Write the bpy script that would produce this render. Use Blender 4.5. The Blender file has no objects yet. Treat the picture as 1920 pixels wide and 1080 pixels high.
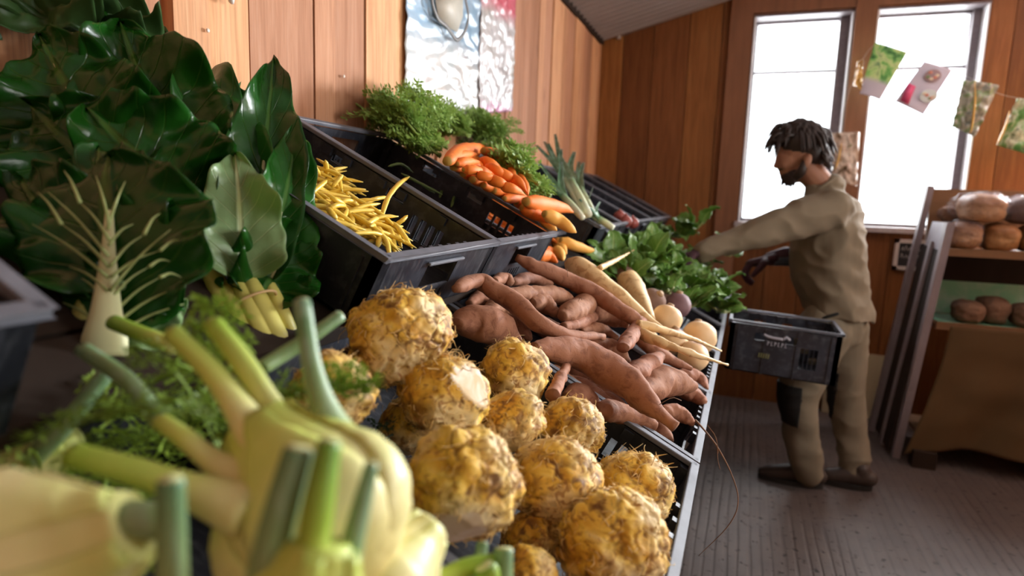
import bpy, bmesh, math, random
from mathutils import Vector, Matrix, noise

# ---------------------------------------------------------------- camera, sky, daylight, exposure
S = bpy.context.scene
COL = S.collection
V = Vector
FPX = 1180.0                                   # focal length in pixels of the 1920 px frame
CAM = V((0.985, 0.0, 1.25))
YAW, PITCH, ROLL = 0.35, 0.143, 0.034


def cam_basis():
    f = V((-math.sin(YAW) * math.cos(PITCH), math.cos(YAW) * math.cos(PITCH), -math.sin(PITCH)))
    r = V((math.cos(YAW), math.sin(YAW), 0))
    u = r.cross(f)
    c, s = math.cos(ROLL), math.sin(ROLL)
    return c * r + s * u, -s * r + c * u, f


CR, CU, CF = cam_basis()
cd = bpy.data.cameras.new('camera')
cam = bpy.data.objects.new('camera', cd)
COL.objects.link(cam)
m = Matrix.Identity(4)
for i in range(3):
    m[i][0], m[i][1], m[i][2], m[i][3] = CR[i], CU[i], -CF[i], CAM[i]
cam.matrix_world = m
cd.sensor_width = 36
cd.lens = 36 * FPX / 1920
cd.clip_start = 0.02
cd.dof.use_dof = True
cd.dof.focus_distance = 1.12
cd.dof.aperture_fstop = 2.8
S.camera = cam

vs = S.view_settings
vs.view_transform = 'Standard'
vs.look = 'None'
vs.gamma = 1.0
vs.use_curve_mapping = False
vs.exposure = 0.62

w = bpy.data.worlds.new('overcast_sky')
S.world = w
w.use_nodes = True
bg = w.node_tree.nodes['Background']
bg.inputs[0].default_value = (0.90, 0.95, 1.0, 1)
bg.inputs[1].default_value = 2.6


def area_light(name, loc, target, sx, sy, power, color, portal=False):
    ld = bpy.data.lights.new(name, 'AREA')
    ld.shape = 'RECTANGLE'
    ld.size, ld.size_y = sx, sy
    ld.energy = power
    ld.color = color
    if portal:
        ld.cycles.is_portal = True
    o = bpy.data.objects.new(name, ld)
    COL.objects.link(o)
    o.location = loc
    o.rotation_euler = (V(target) - V(loc)).to_track_quat('-Z', 'Y').to_euler()
    o['kind'] = 'helper'
    return o


# daylight of the two rear windows, plus added side fill and rear key lamps
area_light('added_side_fill', (3.42, 1.40, 1.75), (0.1, 1.2, 1.35), 1.5, 1.1, 28, (1.0, 0.96, 0.88))  # added fill lamp, brightens the near part of the board wall
area_light('rear_area_light', (1.20, 4.56, 1.77), (0.98, 2.0, 1.25), 0.47, 1.22, 20, (0.94, 0.975, 1.0))
area_light('rear_area_light', (1.86, 4.56, 1.77), (1.43, 2.0, 1.25), 0.45, 1.22, 20, (0.94, 0.975, 1.0))
area_light('rear_area_light', (2.83, 4.56, 1.66), (1.9, 2.0, 1.3), 0.74, 1.42, 350, (0.94, 0.975, 1.0))  # added key lamp behind the unseen third opening


def ray(px, py):
    return CF + CR * ((px - 960) / FPX) + CU * ((540 - py) / FPX)


def at_depth(px, py, d):
    return CAM + ray(px, py) * d


def on_plane(px, py, n, c):
    d = ray(px, py)
    n = V(n)
    return CAM + d * ((c - n.dot(CAM)) / n.dot(d))


def on_y(px, py, y):
    return on_plane(px, py, (0, 1, 0), y)


def on_x(px, py, x):
    return on_plane(px, py, (1, 0, 0), x)


def on_z(px, py, z):
    return on_plane(px, py, (0, 0, 1), z)


def depth_of(p):
    return (V(p) - CAM).dot(CF)


TH = math.radians(26.7)                         # the display slopes down towards the aisle
SN = V((math.sin(TH), 0, math.cos(TH)))         # normal of the slope
SD = V((math.cos(TH), 0, -math.sin(TH)))        # down the slope
TOPF = V((0.536, 0, 1.167))                     # front rim of the upper crate row
LOWF = V((0.937, 0, 0.805))                     # front rim of the lower crate row


def on_top(px, py, off=0.0):
    return on_plane(px, py, SN, SN.dot(TOPF) + off)


def on_low(px, py, off=0.0):
    return on_plane(px, py, SN, SN.dot(LOWF) + off)


# ---------------------------------------------------------------- mesh helpers
class MB:
    def __init__(s):
        s.v, s.f, s.m, s.at = [], [], [], {}

    def add(s, vs, fs, mi=0, **at):
        b = len(s.v)
        s.v += [V(p) for p in vs]
        s.f += [tuple(i + b for i in f) for f in fs]
        s.m += [mi] * len(fs)
        for k, a in at.items():
            l = s.at.setdefault(k, [])
            l += [0.0] * (b - len(l))
            l += list(a) if hasattr(a, '__len__') else [a] * len(vs)
        return b

    def box(s, x0, x1, y0, y1, z0, z1, mi=0, M=None, **at):
        vs = [V((x, y, z)) for x in (x0, x1) for y in (y0, y1) for z in (z0, z1)]
        if M is not None:
            vs = [M @ p for p in vs]
        fs = [(0, 1, 3, 2), (4, 6, 7, 5), (0, 4, 5, 1), (2, 3, 7, 6), (0, 2, 6, 4), (1, 5, 7, 3)]
        s.add(vs, fs, mi, **at)

    def bar(s, a, b, wx, wy, up=(0, 0, 1), mi=0, **at):
        a, b = V(a), V(b)
        d = (b - a).normalized()
        x = d.cross(V(up))
        x = x.normalized() if x.length > 1e-4 else V((1, 0, 0))
        y = x.cross(d)
        vs = []
        for p in (a, b):
            for i, j in ((-1, -1), (1, -1), (1, 1), (-1, 1)):
                vs.append(p + x * (i * wx / 2) + y * (j * wy / 2))
        s.add(vs, [(3, 2, 1, 0), (4, 5, 6, 7), (0, 1, 5, 4), (1, 2, 6, 5), (2, 3, 7, 6), (3, 0, 4, 7)], mi, **at)

    def tube(s, pts, rads, n=10, mi=0, flat=1.0, cap=True, wob=None, up=None, tname='t', fn=None):
        P = [V(p) for p in pts]
        N = len(P)
        if not hasattr(rads, '__len__'):
            rads = [rads] * N
        T = []
        for i in range(N):
            t = P[min(i + 1, N - 1)] - P[max(i - 1, 0)]
            T.append(t.normalized() if t.length > 1e-9 else V((0, 0, 1)))
        ref = V(up) if up is not None else (V((0, 0, 1)) if abs(T[0].z) < .9 else V((1, 0, 0)))
        x = (ref - T[0] * ref.dot(T[0])).normalized()
        vs, ts = [], []
        for i in range(N):
            x = (x - T[i] * x.dot(T[i])).normalized()
            y = T[i].cross(x)
            for k in range(n):
                a = 2 * math.pi * k / n
                r = rads[i]
                o = x * (math.cos(a) * r * flat) + y * (math.sin(a) * r)
                p = P[i] + o
                if wob:
                    p = p + o.normalized() * wob(p, i / (N - 1), a) if o.length > 1e-7 else p
                vs.append(p)
                ts.append(i / (N - 1))
        fs = []
        for i in range(N - 1):
            for k in range(n):
                k2 = (k + 1) % n
                fs.append((i * n + k, i * n + k2, (i + 1) * n + k2, (i + 1) * n + k))
        if cap:
            vs.append(P[0]); ts.append(0.0)
            vs.append(P[-1]); ts.append(1.0)
            c0, c1 = N * n, N * n + 1
            for k in range(n):
                k2 = (k + 1) % n
                fs.append((c0, k2, k))
                fs.append((c1, (N - 1) * n + k, (N - 1) * n + k2))
        s.add(vs, fs, mi, **{tname: ts})

    def ell(s, c, r, R=None, mi=0, nu=16, nv=10, fn=None, **at):
        c = V(c)
        r = V(r) if hasattr(r, '__len__') else V((r, r, r))
        vs = []
        for j in range(nv + 1):
            th = math.pi * j / nv
            for i in range(nu):
                ph = 2 * math.pi * i / nu
                p = V((math.sin(th) * math.cos(ph) * r.x, math.sin(th) * math.sin(ph) * r.y, math.cos(th) * r.z))
                if R is not None:
                    p = R @ p
                vs.append(c + p)
        fs = []
        for j in range(nv):
            for i in range(nu):
                i2 = (i + 1) % nu
                fs.append((j * nu + i, (j + 1) * nu + i, (j + 1) * nu + i2, j * nu + i2))
        s.add(vs, fs, mi, **at)

    def grid(s, fn, nu, nv, mi=0, **names):
        """fn(u, v) with u, v in 0..1"""
        vs, us, ws = [], [], []
        for i in range(nu + 1):
            for j in range(nv + 1):
                vs.append(fn(i / nu, j / nv))
                us.append(i / nu); ws.append(j / nv)
        fs = [(i * (nv + 1) + j, (i + 1) * (nv + 1) + j, (i + 1) * (nv + 1) + j + 1, i * (nv + 1) + j + 1)
              for i in range(nu) for j in range(nv)]
        s.add(vs, fs, mi, u=us, v=ws)

    def build(s, name, mats, parent=None, smooth=True, origin=None, sharp=None):
        me = bpy.data.meshes.new(name)
        if parent is not None:
            o0 = V(parent.get('_w', (0, 0, 0)))
        elif origin is not None:
            o0 = V(origin)
        else:
            lo = [min(p[i] for p in s.v) for i in range(3)]
            hi = [max(p[i] for p in s.v) for i in range(3)]
            o0 = V(((lo[0] + hi[0]) / 2, (lo[1] + hi[1]) / 2, lo[2]))
        me.from_pydata([tuple(p - o0) for p in s.v], [], s.f)
        if not hasattr(mats, '__len__'):
            mats = [mats]
        for q in mats:
            me.materials.append(q)
        if len(mats) > 1:
            me.polygons.foreach_set('material_index', s.m)
        for k, l in s.at.items():
            l += [0.0] * (len(s.v) - len(l))
            a = me.attributes.new(k, 'FLOAT', 'POINT')
            a.data.foreach_set('value', l)
        if smooth:
            me.polygons.foreach_set('use_smooth', [True] * len(me.polygons))
            if sharp:
                me.set_sharp_from_angle(angle=math.radians(sharp))
        bm = bmesh.new(); bm.from_mesh(me)
        bmesh.ops.remove_doubles(bm, verts=bm.verts, dist=1e-6)
        bmesh.ops.recalc_face_normals(bm, faces=bm.faces)
        bm.to_mesh(me); bm.free()
        me.update()
        o = bpy.data.objects.new(name, me)
        COL.objects.link(o)
        if parent is not None:
            o.parent = parent
            o['_w'] = tuple(o0)
        else:
            o.location = o0
            o['_w'] = tuple(o0)
        return o


def tag(o, label=None, cat=None, group=None, kind=None):
    if label: o['label'] = label
    if cat: o['category'] = cat
    if group: o['group'] = group
    if kind: o['kind'] = kind
    return o


def thing(name, loc, label, cat, group=None):
    o = bpy.data.objects.new(name, None)
    COL.objects.link(o)
    o.empty_display_size = 0.05
    o.location = loc
    o['_w'] = tuple(loc)
    return tag(o, label, cat, group)


def smooth_path(pts, n):
    """Catmull-Rom through the points, n samples"""
    P = [V(p) for p in pts]
    if len(P) == 2:
        return [P[0].lerp(P[1], i / (n - 1)) for i in range(n)]
    Q = [P[0] * 2 - P[1]] + P + [P[-1] * 2 - P[-2]]
    out = []
    for k in range(n):
        t = k / (n - 1) * (len(P) - 1)
        i = min(int(t), len(P) - 2)
        f = t - i
        a, b, c, d = Q[i], Q[i + 1], Q[i + 2], Q[i + 3]
        out.append(0.5 * ((2 * b) + (c - a) * f + (2 * a - 5 * b + 4 * c - d) * f * f + (3 * b - a - 3 * c + d) * f ** 3))
    return out


def interp(xs, n):
    """smooth values through list xs, n samples"""
    return [p.x for p in smooth_path([V((x, 0, 0)) for x in xs], n)]


def fbm(p, o=4):
    return noise.fractal(p, 1.0, 2.0, o)


def rnd(a, b):
    return random.uniform(a, b)


# ---------------------------------------------------------------- material helpers
class Mat:
    def __init__(s, name, rough=0.6, spec=0.4, **kw):
        s.m = bpy.data.materials.new(name)
        s.m.use_nodes = True
        s.nt = s.m.node_tree
        s.b = s.nt.nodes['Principled BSDF']
        s.b.inputs['Roughness'].default_value = rough
        s.b.inputs['Specular IOR Level'].default_value = spec
        for k, x in kw.items():
            s.b.inputs[k.replace('_', ' ')].default_value = x
        s.out = s.nt.nodes['Material Output']

    def n(s, t, **kw):
        q = s.nt.nodes.new('ShaderNode' + t)
        for k, x in kw.items():
            if k[0] == 'i':
                i = q.inputs[int(k[1:])] if k[1:].isdigit() else q.inputs[k[2:].replace('_', ' ')]
                if isinstance(x, bpy.types.NodeSocket):
                    s.nt.links.new(x, i)
                else:
                    i.default_value = x
            else:
                setattr(q, k, x)
        return q

    def obj(s, scale=(1, 1, 1)):
        t = s.n('TexCoord').outputs['Object']
        return s.n('Mapping', i0=t, i3=scale).outputs[0]

    def noise(s, scale, detail=4, vec=None, rough=.55, dist=0):
        q = s.n('TexNoise', i_Scale=scale, i_Detail=detail, i_Roughness=rough, i_Distortion=dist)
        s.nt.links.new(vec if vec is not None else s.obj(), q.inputs['Vector'])
        return q.outputs['Fac']

    def ramp(s, fac, stops, interp='LINEAR'):
        q = s.n('ValToRGB', i0=fac)
        cr = q.color_ramp
        cr.interpolation = interp
        while len(cr.elements) < len(stops):
            cr.elements.new(0.5)
        for e, (p, c) in zip(cr.elements, stops):
            e.position = p
            c = (c, c, c) if not hasattr(c, '__len__') else c
            e.color = (*c[:3], 1)
        return q.outputs[0]

    def mix(s, f, a, b, mode='MIX'):
        q = s.n('MixRGB', blend_type=mode)
        for i, x in enumerate((f, a, b)):
            if isinstance(x, bpy.types.NodeSocket):
                s.nt.links.new(x, q.inputs[i])
            elif i == 0:
                q.inputs[0].default_value = x
            else:
                q.inputs[i].default_value = (*x[:3], 1)
        return q.outputs[0]

    def math(s, op, a, b=0.0, c=0.0):
        q = s.n('Math', operation=op)
        for i, x in enumerate((a, b, c)):
            if isinstance(x, bpy.types.NodeSocket):
                s.nt.links.new(x, q.inputs[i])
            else:
                q.inputs[i].default_value = x
        return q.outputs[0]

    def attr(s, name):
        return s.n('Attribute', attribute_name=name).outputs['Fac']

    def rand(s):
        return s.n('ObjectInfo').outputs['Random']

    def color(s, c):
        if isinstance(c, bpy.types.NodeSocket):
            s.nt.links.new(c, s.b.inputs['Base Color'])
        else:
            s.b.inputs['Base Color'].default_value = (*c[:3], 1)
        return s

    def rough(s, c):
        s.nt.links.new(c, s.b.inputs['Roughness'])
        return s

    def bump(s, h, strength=.4, dist=.002):
        q = s.n('Bump', i_Strength=strength, i_Distance=dist)
        s.nt.links.new(h, q.inputs['Height'])
        s.nt.links.new(q.outputs[0], s.b.inputs['Normal'])
        return s

    def translucent(s, amount, col):
        t = s.n('BsdfTranslucent')
        if isinstance(col, bpy.types.NodeSocket):
            s.nt.links.new(col, t.inputs[0])
        else:
            t.inputs[0].default_value = (*col, 1)
        mx = s.n('MixShader', i0=amount)
        s.nt.links.new(s.b.outputs[0], mx.inputs[1])
        s.nt.links.new(t.outputs[0], mx.inputs[2])
        s.nt.links.new(mx.outputs[0], s.out.inputs[0])
        return s


def simple(name, c, rough=.6, spec=.4, var=.15, scale=30, bump=0.0, bd=.001, stretch=(1, 1, 1), **kw):
    q = Mat(name, rough, spec, **kw)
    nz = q.noise(scale, 5, q.obj(stretch))
    q.color(q.mix(nz, [x * (1 - var) for x in c], [min(1, x * (1 + var)) for x in c]))
    if bump:
        q.bump(nz, bump, bd)
    return q.m
# ---------------------------------------------------------------- materials of the room
def wood_mat(name, c0, c1, c2, rough=.68):
    q = Mat(name, rough, .2)
    t = q.attr('tone')
    vec = q.n('TexCoord').outputs['Object']
    off = q.n('CombineXYZ', i0=q.math('MULTIPLY', t, 7.3), i1=q.math('MULTIPLY', t, 3.1), i2=q.math('MULTIPLY', t, 11.0)).outputs[0]
    v2 = q.n('VectorMath', operation='ADD', i0=vec, i1=off).outputs[0]
    g = q.noise(5.0, 7, q.n('Mapping', i0=v2, i3=(9, 9, .55)).outputs[0], .62, .6)
    g2 = q.noise(2.2, 3, q.n('Mapping', i0=v2, i3=(3, 3, .5)).outputs[0])
    fine = q.noise(26, 3, q.n('Mapping', i0=v2, i3=(9, 9, .25)).outputs[0])
    col = q.ramp(g, [(.3, c0), (.52, c1), (.75, c2)])
    col = q.mix(q.math('MULTIPLY', g2, .5), col, c0)
    tone = q.ramp(t, [(0, (.56, .50, .42)), (.5, (.95, .95, .95)), (1, (1.36, 1.46, 1.25))])
    col = q.mix(1.0, col, tone, 'MULTIPLY')
    col = q.mix(q.ramp(fine, [(.3, .28), (.55, 0)]), col, [x * .55 for x in c0])
    # knots
    vo = q.n('TexVoronoi', i_Scale=1.0)
    q.nt.links.new(q.n('Mapping', i0=v2, i3=(7, 7, 1.6)).outputs[0], vo.inputs['Vector'])
    col = q.mix(q.ramp(vo.outputs['Distance'], [(.04, .8), (.1, 0)]), col, (.10, .04, .018))
    q.color(col)
    q.bump(q.math('ADD', g, q.math('MULTIPLY', fine, .5)), .25, .002)
    return q.m


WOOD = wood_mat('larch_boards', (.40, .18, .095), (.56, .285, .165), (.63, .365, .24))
WOOD_END_SHADED = wood_mat('shade_darkened_end_boards', (.145, .050, .015), (.225, .082, .024), (.29, .12, .04), .6)  # same larch, coloured darker to stand in for the end wall's shade
WOOD_DARK = simple('dark_timber', (.026, .016, .011), .75, .25, .4, 14, .3, .002, (1, 1, .2))
WOOD_POST = simple('brown_post_timber', (.20, .085, .04), .6, .3, .35, 16, .2, .002, (2, 2, .2))

q = Mat('brushed_concrete', .62, .4)
vec = q.obj()
big = q.noise(1.3, 5, vec)
mid = q.noise(9, 6, vec)
wav = q.n('TexWave', wave_type='BANDS', bands_direction='X', i_Scale=8.0, i_Distortion=5.0, i_Detail=4.0, i_Detail_Scale=1.1)
q.nt.links.new(q.n('Mapping', i0=vec, i3=(1, .07, 1)).outputs[0], wav.inputs['Vector'])
groove = q.ramp(wav.outputs['Fac'], [(.0, 0), (.30, .85), (1, 1)])
zone = q.ramp(q.noise(1.7, 3, q.obj((1, .5, 1))), [(.42, .12), (.60, 1)])
groove = q.math('SUBTRACT', 1.0, q.math('MULTIPLY', q.math('SUBTRACT', 1.0, groove), zone))
pits = q.ramp(q.noise(34, 4, vec), [(.33, 0), (.40, 1)])
col = q.mix(big, (.072, .054, .048), (.120, .093, .083))
col = q.mix(q.ramp(mid, [(.35, .5), (.65, 0)]), col, (.06, .047, .047))
col = q.mix(q.math('MULTIPLY', q.math('SUBTRACT', 1.0, groove), q.ramp(big, [(.35, .65), (.6, .25)])), col, (.035, .026, .025))
col = q.mix(pits, (.022, .016, .015), col)
q.color(col)
q.bump(q.math('ADD', groove, q.math('MULTIPLY', pits, .6)), .55, .006)
CONCRETE = q.m

q = Mat('corrugated_roof_sheet', .5, .4, Metallic=.3)
q.color(q.mix(q.noise(6, 5), (.30, .26, .245), (.42, .37, .35)))
ROOF = q.m
TRIM = simple('grey_weathered_frame', (.17, .14, .15), .6, .4, .4, 40, .3)
WHITE_PAINT = simple('white_painted_reveal', (.72, .72, .74), .5, .4, .08, 20)
SILL = simple('worn_sill_paint', (.36, .31, .31), .55, .4, .3, 25)

q = Mat('window_glass', .02)
tr = q.n('BsdfTransparent', i0=(1, 1, 1, 1))
gl = q.n('BsdfGlossy', i1=.02)
fr = q.n('Fresnel', i0=1.3)
mx = q.n('MixShader', i0=fr.outputs[0])
q.nt.links.new(tr.outputs[0], mx.inputs[1]); q.nt.links.new(gl.outputs[0], mx.inputs[2])
q.nt.links.new(mx.outputs[0], q.out.inputs[0])
GLASS = q.m

# ---------------------------------------------------------------- room shell
YB, YF, XR = 4.263, -1.5, 3.3
RS = math.tan(math.radians(15.0))
RIDGE = 1.75


def roof_z(x):
    return 2.297 + RS * (x if x < RIDGE else 2 * RIDGE - x)


mb = MB()
mb.box(-.2, XR + .2, YF - .2, YB + .2, -.1, 0)
tag(mb.build('floor', CONCRETE, smooth=False, origin=(0, 0, 0)), 'brushed grey concrete floor with grooves', kind='structure')

random.seed(4)
mb = MB()
mb.box(-.16, -.03, YF - .1, YB + .1, 0, 2.3, tone=.1)
y = YF
edges = [.87 + .21 * k for k in range(-12, 17)]
for k, e in enumerate(edges):
    gap = .0035
    if k in (12, 16): gap = .024 if k == 12 else .02
    y0, y1 = max(e, YF) + (gap if k in (12, 16) else gap / 2), min(e + .21, YB) - .0018
    if y1 - y0 < .02: continue
    th = rnd(-.004, .003)
    t = rnd(.35, 1.0)
    # every board is planed in one or two strips
    sp = y0 + (y1 - y0) * rnd(.3, .75)
    mb.box(-.03, th, y0, sp - .001, 0, 2.297 + .0 * th, tone=t)
    mb.box(-.03, th - rnd(.0, .003), sp, y1, 0, 2.297, tone=min(1, max(.2, t + rnd(-.25, .2))))
tag(mb.build('wall_left', WOOD, smooth=False, origin=(0, 0, 0)), 'wall of upright larch boards behind the vegetable crates', kind='structure')

WX = ((.948, 1.470), (1.607, 2.128), (2.45, 3.21))  # third opening is added out of view to let in the key lamp
WZ0, WZ1, WZB = 1.149, 2.379, 2.062


def board_piece(mb, x0, x1, z0, z1f, y0, y1, tone):
    vs = []
    for yy in (y0, y1):
        vs += [V((x0, yy, z0)), V((x1, yy, z0)), V((x1, yy, z1f(x1))), V((x0, yy, z1f(x0)))]
    mb.add(vs, [(0, 1, 2, 3), (7, 6, 5, 4), (0, 4, 5, 1), (1, 5, 6, 2), (2, 6, 7, 3), (3, 7, 4, 0)], 0, tone=tone)


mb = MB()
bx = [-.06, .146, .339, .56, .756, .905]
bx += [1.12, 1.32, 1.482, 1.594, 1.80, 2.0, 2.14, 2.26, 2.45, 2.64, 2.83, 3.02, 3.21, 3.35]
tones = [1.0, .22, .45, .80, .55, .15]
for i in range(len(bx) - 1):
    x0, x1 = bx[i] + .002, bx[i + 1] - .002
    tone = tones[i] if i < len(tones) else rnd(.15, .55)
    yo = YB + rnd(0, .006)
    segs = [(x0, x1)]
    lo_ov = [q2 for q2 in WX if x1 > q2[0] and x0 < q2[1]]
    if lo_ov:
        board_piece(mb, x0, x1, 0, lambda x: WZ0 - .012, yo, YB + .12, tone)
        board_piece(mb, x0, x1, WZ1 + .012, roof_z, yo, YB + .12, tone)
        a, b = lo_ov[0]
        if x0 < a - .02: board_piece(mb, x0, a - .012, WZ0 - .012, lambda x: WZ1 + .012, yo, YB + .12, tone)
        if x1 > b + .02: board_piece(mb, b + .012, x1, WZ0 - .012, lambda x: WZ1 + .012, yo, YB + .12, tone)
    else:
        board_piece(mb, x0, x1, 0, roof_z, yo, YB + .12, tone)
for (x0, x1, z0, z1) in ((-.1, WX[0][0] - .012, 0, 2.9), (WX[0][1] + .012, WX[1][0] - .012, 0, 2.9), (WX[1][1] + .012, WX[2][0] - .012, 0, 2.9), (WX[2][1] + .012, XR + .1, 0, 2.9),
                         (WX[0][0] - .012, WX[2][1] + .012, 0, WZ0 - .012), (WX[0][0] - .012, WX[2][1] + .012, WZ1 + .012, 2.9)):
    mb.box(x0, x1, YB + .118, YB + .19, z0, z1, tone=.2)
tag(mb.build('wall_back', WOOD_END_SHADED, smooth=False, origin=(0, YB, 0)), 'end wall of upright boards around the two windows, shade put into its colour', kind='structure')

mb = MB()                                     # unseen side wall; its window is added to carry the fill light
a0, a1, z0, z1 = .60, 2.20, 1.15, 2.3
for (p, q2, r, s2) in ((YF, a0, 0, 2.4), (a1, YB + .1, 0, 2.4), (a0, a1, 0, z0), (a0, a1, z1, 2.4)):
    n = max(1, round((q2 - p) / .21))
    for k in range(n):
        mb.box(XR, XR + .08, p + (q2 - p) * k / n + .002, p + (q2 - p) * (k + 1) / n - .002, r, s2, tone=rnd(.2, .8))
mb.box(XR + .08, XR + .12, YF, a0, 0, 2.4); mb.box(XR + .08, XR + .12, a1, YB + .1, 0, 2.4)
tag(mb.build('wall_right', WOOD, smooth=False, origin=(XR, 0, 0)), 'boarded wall opposite the crates', kind='structure')
wr = thing('window_3', (XR, 1.40, z0), 'added unseen window for fill light in the wall opposite the crates', None)
del wr['label']; wr['label'] = 'added unseen window for fill light in the wall opposite the crates'; wr['kind'] = 'structure'
mb = MB()
for yy in (a0, (a0 + a1) / 2, a1):
    mb.box(XR - .01, XR + .07, yy - .03, yy + .03, z0, z1)
mb.box(XR - .01, XR + .07, a0, a1, z0 - .04, z0 + .02); mb.box(XR - .01, XR + .07, a0, a1, z1 - .03, z1 + .03)
mb.build('window_frame', TRIM, wr, smooth=False)
mb = MB(); mb.box(XR + .03, XR + .036, a0, a1, z0, z1)
mb.build('pane', GLASS, wr, smooth=False)

mb = MB()
for k in range(17):
    mb.box(-.05 + .2 * k + .002, .15 + .2 * k - .002, YF - .1, YF, 0, 2.28 + RS * 1.7, tone=rnd(.3, .9))
mb.box(-.1, XR + .1, YF - .12, YF - .1, 0, 2.28 + RS * 1.7)
tag(mb.build('wall_front', WOOD, smooth=False, origin=(0, YF, 0)), 'boarded wall behind the viewer', kind='structure')

mb = MB()                                     # corrugated sheets, ribs running down the slope
for (xa, xb) in ((-.12, RIDGE), (RIDGE, XR + .12)):
    za, zb = roof_z(xa), roof_z(xb)
    ny = 640
    vs, fs = [], []
    for j in range(ny + 1):
        yy = YF - .1 + (YB - YF + .25) * j / ny
        dz = .018 * math.sin(yy / .076 * 2 * math.pi)
        vs += [V((xa, yy, za + dz)), V((xb, yy, zb + dz)), V((xa, yy, za + dz + .03)), V((xb, yy, zb + dz + .03))]
    for j in range(ny):
        b = j * 4
        fs += [(b, b + 1, b + 5, b + 4), (b + 2, b + 6, b + 7, b + 3)]
    mb.add(vs, fs)
tag(mb.build('ceiling', ROOF, origin=(0, 0, 2.3)), 'sloping corrugated metal roof seen from inside', kind='structure')

mb = MB()
mb.tube([(.13, YB - .012, roof_z(.13) - .012), (RIDGE, YB - .012, roof_z(RIDGE) - .012)], .0095, 8)
mb.box(.10, .125, YB - .02, YB, roof_z(.1) - .03, roof_z(.1) + .005)
tag(mb.build('trim_1', simple('galvanised_edge', (.36, .31, .28), .45, .5, .2), smooth=True), 'thin metal strip under the roof edge on the end wall', kind='structure')
mb = MB()
mb.bar((.005, YF, 2.285), (.005, YB, 2.285), .02, .04)
tag(mb.build('trim_2', WOOD_DARK, smooth=False), 'dark strip along the top of the board wall', kind='structure')

for wi, (xa, xb) in enumerate(WX):
    wt = thing('window_%d' % (wi + 1 + (wi > 1)), ((xa + xb) / 2, YB, WZ0), None, None)
    wt['kind'] = 'structure'
    wt['label'] = ['left window of the pair, in front of the worker\'s face', 'right window of the pair, with hanging cards', 'added unseen window beyond the bread rack, opening for the key light'][wi]
    mb = MB()                                 # painted reveal lining the opening
    mb.box(xa - .010, xa, YB - .004, YB + .19, WZ0, WZ1); mb.box(xb, xb + .008, YB - .004, YB + .19, WZ0, WZ1)
    mb.build('reveal', WHITE_PAINT, wt, smooth=False)
    mb = MB(); mb.box(xa - .012, xb + .012, YB - .004, YB + .19, WZ1, WZ1 + .012)
    mb.build('head_lining', TRIM, wt, smooth=False)
    mb = MB()
    y0, y1 = YB + .125, YB + .165
    fw = .020
    gx = (1.418, 2.088, 3.16)[wi]
    mb.box(xa, xa + .012, y0, y1, WZ0, WZ1); mb.box(gx, xb, y0 - .03, y1, WZ0, WZ1)
    mb.box(xa, xb, y0, y1, WZ1 - .012, WZ1); mb.box(xa, xb, y0, y1, WZ0, WZ0 + fw)
    mb.box(xa, xb, y0 + .006, y1 - .006, WZB + .008, WZB + .022)
    mb.build('window_frame', TRIM, wt, smooth=False)
    for k, (za, zb) in enumerate(((WZ0 + fw, WZB - .007), (WZB + .007, WZ1 - .012))):
        mb = MB(); mb.box(xa + .012, gx, y0 + .018, y0 + .022, za, zb)
        mb.build('pane', GLASS, wt, smooth=False)
    mb = MB(); mb.box(xa - .03, xb + .03, YB - .045, YB + .19, WZ0 - .03, WZ0)
    mb.build('window_sill', SILL, wt, smooth=False)

mb = MB(); mb.box(1.482, 1.594, YB - .028, YB, WZ0 - .01, 2.45, tone=.3)
tag(mb.build('trim_3', WOOD_POST, smooth=False), 'brown timber post between the two windows', kind='structure')
mb = MB(); mb.box(.80, .93, YB - .022, YB, WZ0 - .35, 2.5)
tag(mb.build('trim_4', WOOD_POST, smooth=False), 'dark reddish board along the left side of the windows', kind='structure')
mb = MB(); mb.box(.93, 2.15, YB - .02, YB, WZ1 + .02, WZ1 + .13)
tag(mb.build('trim_5', WOOD_POST, smooth=False), 'brown board over the heads of the windows', kind='structure')
# ---------------------------------------------------------------- crates and the display stand
q = Mat('black_crate_plastic', .42, .5)
sc1 = q.ramp(q.noise(5, 6, q.obj((1, 1, 1))), [(.45, 0), (.75, 1)])
sc2 = q.ramp(q.noise(40, 4, q.obj((1, 3, 1))), [(.5, 0), (.72, .8)])
col = q.mix(q.math('MULTIPLY', sc1, .5), (.012, .014, .022), (.045, .054, .082))
q.color(q.mix(q.math('MULTIPLY', sc2, .35), col, (.17, .18, .20)))
q.rough(q.ramp(q.noise(12, 4), [(.3, .32), (.7, .6)]))
q.bump(q.noise(60, 3), .12, .001)
PLASTIC = q.m
q = Mat('worn_grey_crate_rim', .5, .4)
q.color(q.mix(q.noise(18, 5), (.055, .06, .075), (.20, .21, .25)))
RIM = q.m
q = Mat('pale_lower_crate_rim', .62, .3)
q.color(q.mix(q.noise(18, 5), (.075, .08, .10), (.22, .235, .275)))
RIM_PALE = q.m  # paler rim tone, used on the lower crates
SOIL = simple('crumbs_of_soil', (.06, .045, .035), .95, .1, .4, 60)


TF, LF = (TOPF.x, TOPF.z), (LOWF.x, LOWF.z)


def wall_cells(a0, a1, c0, c1, holes):
    """rectangles covering a wall outside its holes (a0,a1,c0,c1)"""
    A = sorted({a0, a1, *[h[i] for h in holes for i in (0, 1)]})
    C = sorted({c0, c1, *[h[i] for h in holes for i in (2, 3)]})
    out = []
    for i in range(len(A) - 1):
        for j in range(len(C) - 1):
            ca, cc = (A[i] + A[i + 1]) / 2, (C[j] + C[j + 1]) / 2
            if not any(h[0] < ca < h[1] and h[2] < cc < h[3] for h in holes):
                out.append((A[i], A[i + 1], C[j], C[j + 1]))
    return out


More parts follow.
